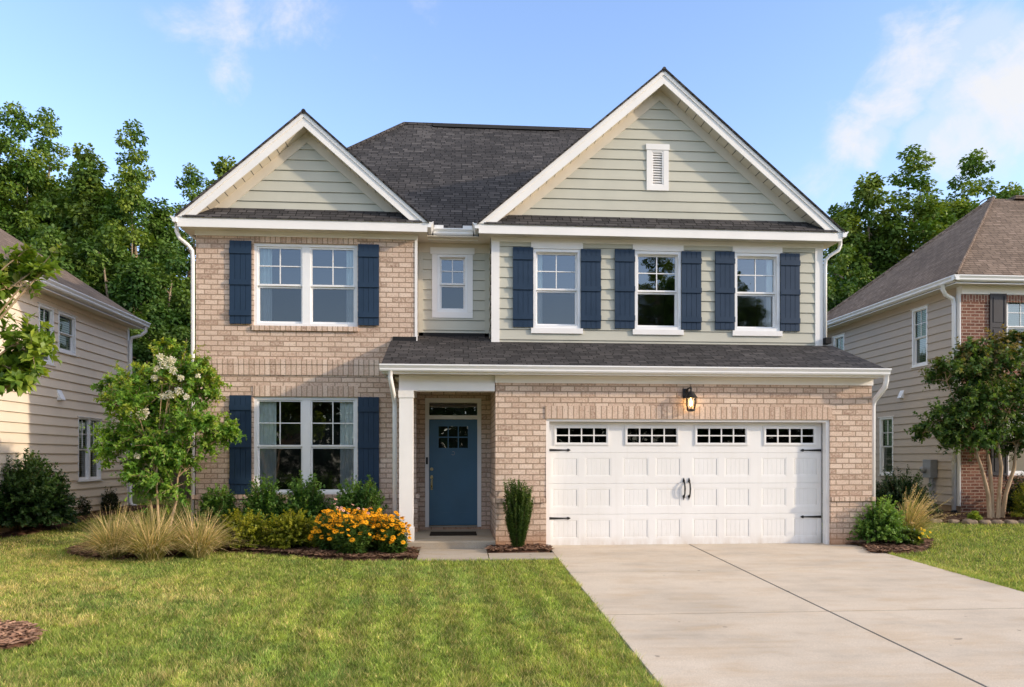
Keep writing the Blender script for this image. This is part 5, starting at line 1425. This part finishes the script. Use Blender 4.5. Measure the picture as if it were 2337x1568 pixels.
a = MB(); a.box(xe - .03, xe - .006, 10.0, 20.94, 5.03, 5.17); a.build('fascia_board', M['white'], lh)
m = MB(); m.tube([(xe + .06, 20.80, 5.10), (xe + .06, 20.80, 4.98), (xe - .05, 20.76, 4.86), (WXL + .10, 20.70, 4.78), (WXL + .075, 20.69, 4.62), (WXL + .075, 20.69, .40), (WXL + .12, 20.66, .30), (WXL + .28, 20.62, .27)], .05, 8, flat=.85)
m.build('downspout', M['vinyl'], lh, smooth=True)
m = MB(); yv = YX(113, xe - 1.05); m.lathe(xe - 1.05, yv, [(.11, 5.24 + 1.0 * s_), (.05, 5.24 + 1.22 * s_), (.045, 5.24 + 1.45 * s_)], 12); m.build('vent_pipe', M['rubber'], lh)
yv = YX(239, WXL); zv = ZX(239, 909, WXL); m = MB(FL); yv = YX(134, WXL); zv = ZX(134, 902, WXL)
m.add([(yv - .09, .01, zv + .12), (yv + .09, .01, zv + .12), (yv + .09, .11, zv - .10), (yv - .09, .11, zv - .10), (yv - .09, .01, zv - .12), (yv + .09, .01, zv - .12)], [(0, 1, 2, 3), (3, 2, 5, 4), (0, 3, 4), (1, 5, 2)]); m.build('wall_vent', M['vinyl'], lh)

rh = thing('brick_house', 'neighbouring house at the right with red brick front, taupe side and brown roof', 'house', (WXR, YFR, G(YFR)))
FS = face_mx(WXR); ztR = 5.82
def uw_(pa, pb, ya, yb_): # side windows: pa nearer (larger px)
    Yn, Yf = YX(pa, WXR), YX(pb, WXR); return (-Yf, -Yn, ZX(pa, yb_, WXR), ZX(pa, ya, WXR))
ws = [uw_(2118, 2083, 697, 832), uw_(2040, 2009, 951, 1085), uw_(1928, 1904, 762, 900)]
a = MB(FS); a.siding(.36, ztR, -26.0, -YFR - .13, ws, ex=.208, d1=.028, gap=.014); a.build('siding_wall', M['taupe'], rh)
a = MB(FS); a.wall(-26.0, -YFR, -.1, .355, d=-.03); a.build('foundation', M['founda'], rh)
a = MB(FS); a.box(-YFR - .13, -YFR - .002, -.1, .03, .36, ztR); a.build('corner_board', M['white'], rh)
for q in ws: window(FS, rh, *q, casing=(.02, .014, .02), depth=.01, rail=.02, glass='sideglass', blind=True, fw=.05, curtain=[(q[1] - .3, q[1] - .05)] if q is ws[1] else ())
FF = front(YFR)
wf = [(XA(2297, YFR), XA(2297, YFR) + 1.75, ZA(2300, 815, YFR), ZA(2300, 674, YFR)), (XA(2300, YFR), XA(2300, YFR) + 1.75, ZA(2300, 1085, YFR), ZA(2300, 940, YFR))]
a = MB(FF); a.wall(WXR + .0, WXR + 9, -.2, 5.62, wf, rev=.12); a.build('brick_wall', M['redbrick'], rh)
for q in wf:
    window(FF, rh, *q, blind=True, fw=.06, double=True)
    s = MB(FF); sw = .43; u1 = q[0] - .03; u0 = u1 - sw; s.box(u0, u1, .012, .03, q[2], q[3] + .03); s.frame(u0, u1, q[2], q[3] + .03, .055, .0305, .045); zm = (q[2] + q[3]) / 2; s.box(u0 + .056, u1 - .056, .0305, .045, zm - .045, zm + .045)
    for z0_, z1_ in ((q[2] + .1, zm - .09), (zm + .09, q[3] - .07)): s.box(u0 + .09, u1 - .09, .0305, .042, z0_, z1_)
    s.build('shutter', M['darkshutter'], rh)
    a = MB(FF); a.box(q[0] - .05, q[1] + .05, -.05, .045, q[2] - .09, q[2] - .002); a.build('brick_sill', M['redbrick'], rh, swap=True)
a = MB(FF); a.box(WXR + .002, WXR + 9, -.01, .015, 5.44, 5.62); a.build('brick_lintel', M['redbrick'], rh, swap=True)
a = MB(FF); a.box(WXR - .01, WXR + 9, -.02, .04, 5.625, ztR + .02); a.build('frieze_board', M['white'], rh)
X0, Yf_, zE_ = 12.10, 17.22, 5.99
pk = 3.93; zP = zE_ + 3.33
A2, B2, C2, D2 = (X0, Yf_, zE_), (X0 + 12, Yf_, zE_), (X0 + 12, Yf_ + 2 * pk, zE_), (X0, Yf_ + 2 * pk, zE_)
E2, H2 = (X0 + pk, Yf_ + pk, zP), (X0 + 12, Yf_ + pk, zP)
m = MB(); m.add([A2, B2, C2, D2, E2, H2], [(0, 1, 5, 4), (2, 3, 4, 5), (3, 0, 4)], raw=True); m.add([(p[0], p[1], p[2] - .05) for p in (A2, B2, C2, D2)], [(0, 1, 2, 3)], raw=True); m.build('roof', M['roof_brown'], rh)
m = MB(); m.tube([A2, E2], .085, 8, flat=.5); m.build('hip_cap', M['roof_brown'], rh)
m = MB(); m.tube([D2, E2], .085, 8, flat=.5); m.build('hip_cap', M['roof_brown'], rh)
m = MB(); m.box(X0 + pk + .6, X0 + 12, Yf_ + pk - .15, Yf_ + pk + .15, zP - .03, zP + .07); m.build('ridge_vent', M['roof_brown'], rh)
a = MB(lambda u, d, v: (X0 - d, u, v)); a.sweep(kg(-.01, zE_ - .13, .125, .125), Yf_ - .11, Yf_ + 2 * pk); a.build('gutter', M['vinyl'], rh)
a = MB(front(Yf_)); a.sweep(kg(-.01, zE_ - .13, .125, .125), X0 - .11, X0 + 12); a.build('gutter', M['vinyl'], rh)
a = MB(); a.box(X0 + .0, WXR + .3, Yf_, 26, ztR, ztR + .02); a.box(WXR + .301, X0 + 12, Yf_, YFR + .3, ztR, ztR + .02); a.build('soffit', M['cream'], rh)
a = MB(); a.box(X0, X0 + .025, Yf_, 25, ztR - .02, zE_ - .12); a.box(X0 + .026, X0 + 12, Yf_, Yf_ + .025, ztR - .02, zE_ - .12); a.build('fascia_board', M['white'], rh)
m = MB(); m.tube([(X0 - .06, 17.62, 5.86), (X0 - .06, 17.62, 5.74), (X0 + .05, 17.68, 5.62), (WXR - .12, 17.74, 5.54), (WXR - .085, 17.745, 5.40), (WXR - .085, 17.745, .22)], .058, 8, flat=.85); m.build('downspout', M['vinyl'], rh, smooth=True)
m = MB(); m.tube([(WXR - .085, 17.745, .24), (WXR - .09, 17.72, .14), (WXR - .12, 17.5, .10)], .075, 8); m.build('downspout_boot', M['rubber'], rh)
yv, zv = YX(2060, WXR), ZX(2060, 900, WXR); m = MB(FS); yv = -yv
m.add([(yv - .09, .01, zv + .12), (yv + .09, .01, zv + .12), (yv + .09, .11, zv - .10), (yv - .09, .11, zv - .10), (yv - .09, .01, zv - .12), (yv + .09, .01, zv - .12)], [(0, 1, 2, 3), (3, 2, 5, 4), (0, 3, 4), (1, 5, 2)]); m.build('wall_vent', M['vinyl'], rh)
# electric meter
yn, yf2 = YX(2142, WXR), YX(2124, WXR); zt_, zb2 = ZX(2135, 1049, WXR), ZX(2135, 1090, WXR)
eb = thing('meter_box', 'grey electric meter box with conduits on the taupe wall', 'meter box', (WXR - .1, (yn + yf2) / 2, zb2))
m = MB(); m.box(WXR - .22, WXR - .03, yn, yf2, zb2, zt_); m.build('box', M['steel'], eb)
m = MB(); ym = yn + (yf2 - yn) * .75; m.tube([(WXR - .22, ym, zb2 + .2), (WXR - .30, ym, zb2 + .2), (WXR - .33, ym, zb2 + .19)], [.085, .085, .05], 14); m.build('meter', M['steel'], eb)
for k_, (yy, rr) in enumerate((((yn * .7 + yf2 * .3), .04), ((yn * .45 + yf2 * .55), .025))):
    m = MB(); m.tube([(WXR - .12, yy, zb2), (WXR - .12, yy, G(yy) - .05)], rr, 8); m.build('conduit', M['steel'], eb)

# fence in the gap on the left
fe = thing('wooden_fence', 'dark weathered wooden fence in the gap between the two houses', 'fence', (-6.8, 23.2, G(23)))
m = MB(); xx = -8.7; i = 0
while xx < -5.0:
    m.box(xx, xx + .135, 23.2 + .004 * (i % 2), 23.222 + .004 * (i % 2), G(23) - .05, G(23) + 1.75 + .02 * math.sin(i * 3.1)); xx += .145; i += 1
m.build('boards', M['wood'], fe)
for zz in (.4, 1.4):
    m = MB(); m.box(-8.7, -5.0, 23.23, 23.27, G(23) + zz, G(23) + zz + .09); m.build('rail', M['wood'], fe)
# ================================================================== light, sky, camera
SUN = Vector((2.55, -1.0, .92)).normalized()      # towards the sun
el = math.asin(SUN.z)
az = math.atan2(SUN.x, SUN.y)                     # clockwise from +Y
ld = bpy.data.lights.new('sun', 'SUN'); ld.energy = 3.5; ld.angle = math.radians(1.5); ld.color = (1, .82, .61)
lo = bpy.data.objects.new('sun', ld); COL.objects.link(lo)
lo.rotation_euler = SUN.to_track_quat('Z', 'Y').to_euler(); lo.location = (20, -10, 20)
wd = bpy.data.worlds.new('World'); sc.world = wd; wd.use_nodes = True
nt = wd.node_tree; nt.nodes.clear()
def N(typ, **kw):
    nd = nt.nodes.new(typ)
    for k, v in kw.items():
        if k in nd.inputs: nd.inputs[k].default_value = v
        else: setattr(nd, k, v)
    return nd
L = nt.links.new
sky = N('ShaderNodeTexSky', sky_type='NISHITA', sun_disc=False, sun_elevation=el, sun_rotation=az, air_density=1.0, dust_density=.6, ozone_density=1.6)
tc = N('ShaderNodeTexCoord'); D = tc.outputs['Generated']
sx = N('ShaderNodeSeparateXYZ'); L(D, sx.inputs[0])
def math_(op, a, b=None, c=None):
    m = N('ShaderNodeMath', operation=op)
    for i, x in enumerate((a, b, c)):
        if x is None: continue
        if isinstance(x, (int, float)): m.inputs[i].default_value = x
        else: L(x, m.inputs[i])
    return m.outputs[0]
den = math_('ADD', math_('MAXIMUM', sx.outputs[2], 0.0), .22)
cb = N('ShaderNodeCombineXYZ'); L(math_('DIVIDE', sx.outputs[0], den), cb.inputs[0]); L(math_('DIVIDE', sx.outputs[1], den), cb.inputs[1]); L(math_('MULTIPLY', sx.outputs[2], .8), cb.inputs[2])
def nz(vec, scale, det, rgh, dist=0.0, sc3=None):
    if sc3:
        mp = N('ShaderNodeMapping'); mp.inputs['Scale'].default_value = sc3; L(vec, mp.inputs['Vector']); vec = mp.outputs[0]
    n_ = N('ShaderNodeTexNoise'); L(vec, n_.inputs['Vector'])
    for k, v in (('Scale', scale), ('Detail', det), ('Roughness', rgh), ('Distortion', dist)): n_.inputs[k].default_value = v
    return n_.outputs['Fac']
def dirv(px, py):
    t = (px - CX) / FOC; v = Vector((t * ct + st, -t * st + ct, (HOR - py) / FOC)); return v.normalized()
def blob(px, py, rad, soft, sq=1.0):
    d = N('ShaderNodeVectorMath', operation='SUBTRACT'); L(D, d.inputs[0]); d.inputs[1].default_value = dirv(px, py)
    s = N('ShaderNodeVectorMath', operation='MULTIPLY'); L(d.outputs[0], s.inputs[0]); s.inputs[1].default_value = (1, 1, sq)
    le = N('ShaderNodeVectorMath', operation='LENGTH'); L(s.outputs[0], le.inputs[0])
    mr = N('ShaderNodeMapRange', interpolation_type='SMOOTHSTEP'); L(le.outputs['Value'], mr.inputs[0])
    mr.inputs[1].default_value = rad; mr.inputs[2].default_value = soft; mr.inputs[3].default_value = 1; mr.inputs[4].default_value = 0
    return mr.outputs[0]
def rng(x, a, b):
    mr = N('ShaderNodeMapRange', interpolation_type='SMOOTHSTEP'); L(x, mr.inputs[0]); mr.inputs[1].default_value = a; mr.inputs[2].default_value = b; return mr.outputs[0]
SKYMASK = [(2337, 200, .02, .19, 1.2, 1.0), (2250, 300, .02, .15, 1.6, .95), (2120, 120, .02, .14, 1.3, .8), (1990, 300, .005, .10, 1.0, .8), (2050, 240, .005, .08, 1.0, .8), (2250, 60, .01, .14, 1.6, .7),
           (515, 160, .0, .075, .7, .75), (540, 30, .02, .16, 1.5, .6), (650, 15, .02, .15, 1.3, .6), (870, 145, .0, .06, .9, .5), (975, 30, .0, .05, .6, .5), (370, 132, 0, .06, 1.8, .3), (1920, 430, .02, .14, 1.6, .45)]
msum = None
for q in SKYMASK:
    b_ = math_('MULTIPLY', blob(q[0], q[1], q[2], q[3], q[4]), q[5])
    msum = b_ if msum is None else math_('MAXIMUM', msum, b_)
n1 = nz(D, 7.5, 10, .62, .6); n2 = nz(D, 15, 9, .62, .45, (1, 1, 1.2))
cl = math_('ADD', math_('MULTIPLY', n1, .60), math_('MULTIPLY', n2, .40))
cl = math_('ADD', cl, math_('MULTIPLY', msum, .46))
cloud = rng(cl, .715, 1.0)
cloud = math_('MULTIPLY', cloud, math_('MINIMUM', math_('MULTIPLY', msum, 2.2), 1.0))
puff = None
for q in ((2335, 170, .075), (2337, 250, .09), (2255, 300, .085), (2185, 225, .05), (2120, 300, .045), (2035, 255, .036), (1993, 312, .030), (2170, 130, .05), (2250, 90, .06), (2110, 170, .035)):
    b_ = blob(q[0], q[1], .0, q[2] * 1.5, 1.25); puff = b_ if puff is None else math_('MAXIMUM', puff, b_)
n3 = nz(D, 16, 10, .62, .35)
pf = rng(math_('ADD', math_('MULTIPLY', puff, 1.0), math_('MULTIPLY', n3, .95)), .92, 1.35)
cloud = math_('MAXIMUM', cloud, math_('MULTIPLY', pf, .45))
hz = rng(sx.outputs[2], .42, -.02)
side = rng(sx.outputs[0], -.2, .75)
mixA = N('ShaderNodeMix', data_type='RGBA', blend_type='MULTIPLY'); mixA.inputs[0].default_value = 1.0; L(sky.outputs[0], mixA.inputs[6]); mixA.inputs[7].default_value = (2.5, 2.45, 2.72, 1)
hc = N('ShaderNodeMix', data_type='RGBA'); L(math_('MULTIPLY', math_('MULTIPLY', hz, .72), math_('ADD', .45, math_('MULTIPLY', side, .55))), hc.inputs[0]); L(mixA.outputs[2], hc.inputs[6]); hc.inputs[7].default_value = (5.6, 6.0, 6.4, 1)
cm = N('ShaderNodeMix', data_type='RGBA'); L(math_('MULTIPLY', cloud, .92), cm.inputs[0]); L(hc.outputs[2], cm.inputs[6]); cm.inputs[7].default_value = (6.2, 6.15, 6.15, 1)
hi = rng(math_('SUBTRACT', sx.outputs[2], math_('MULTIPLY', sx.outputs[1], .22)), .50, .86)      # bright fill added to the unseen sky overhead and behind the camera
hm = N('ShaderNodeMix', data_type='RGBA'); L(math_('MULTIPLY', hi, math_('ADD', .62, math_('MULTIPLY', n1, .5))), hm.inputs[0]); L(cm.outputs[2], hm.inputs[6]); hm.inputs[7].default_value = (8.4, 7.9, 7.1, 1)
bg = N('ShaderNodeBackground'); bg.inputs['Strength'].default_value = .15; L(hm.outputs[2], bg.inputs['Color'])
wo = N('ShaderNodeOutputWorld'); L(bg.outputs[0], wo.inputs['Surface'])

cam = bpy.data.cameras.new('camera'); co = bpy.data.objects.new('camera', cam); COL.objects.link(co)
co.location = (0, 0, CAMZ); co.rotation_euler = (PI / 2, 0, -TH)
cam.sensor_width = 36; cam.lens = 36 * FOC / 2337; cam.shift_y = (HOR - 784) / 2337
cam.clip_start = .05; cam.clip_end = 600
sc.camera = co
sc.view_settings.view_transform = 'Standard'; sc.view_settings.look = 'None'; sc.view_settings.exposure = 0; sc.view_settings.gamma = 1
sc.render.engine = 'CYCLES'
sc.cycles.use_denoising = True
sc.cycles.max_bounces = 8; sc.cycles.transparent_max_bounces = 16
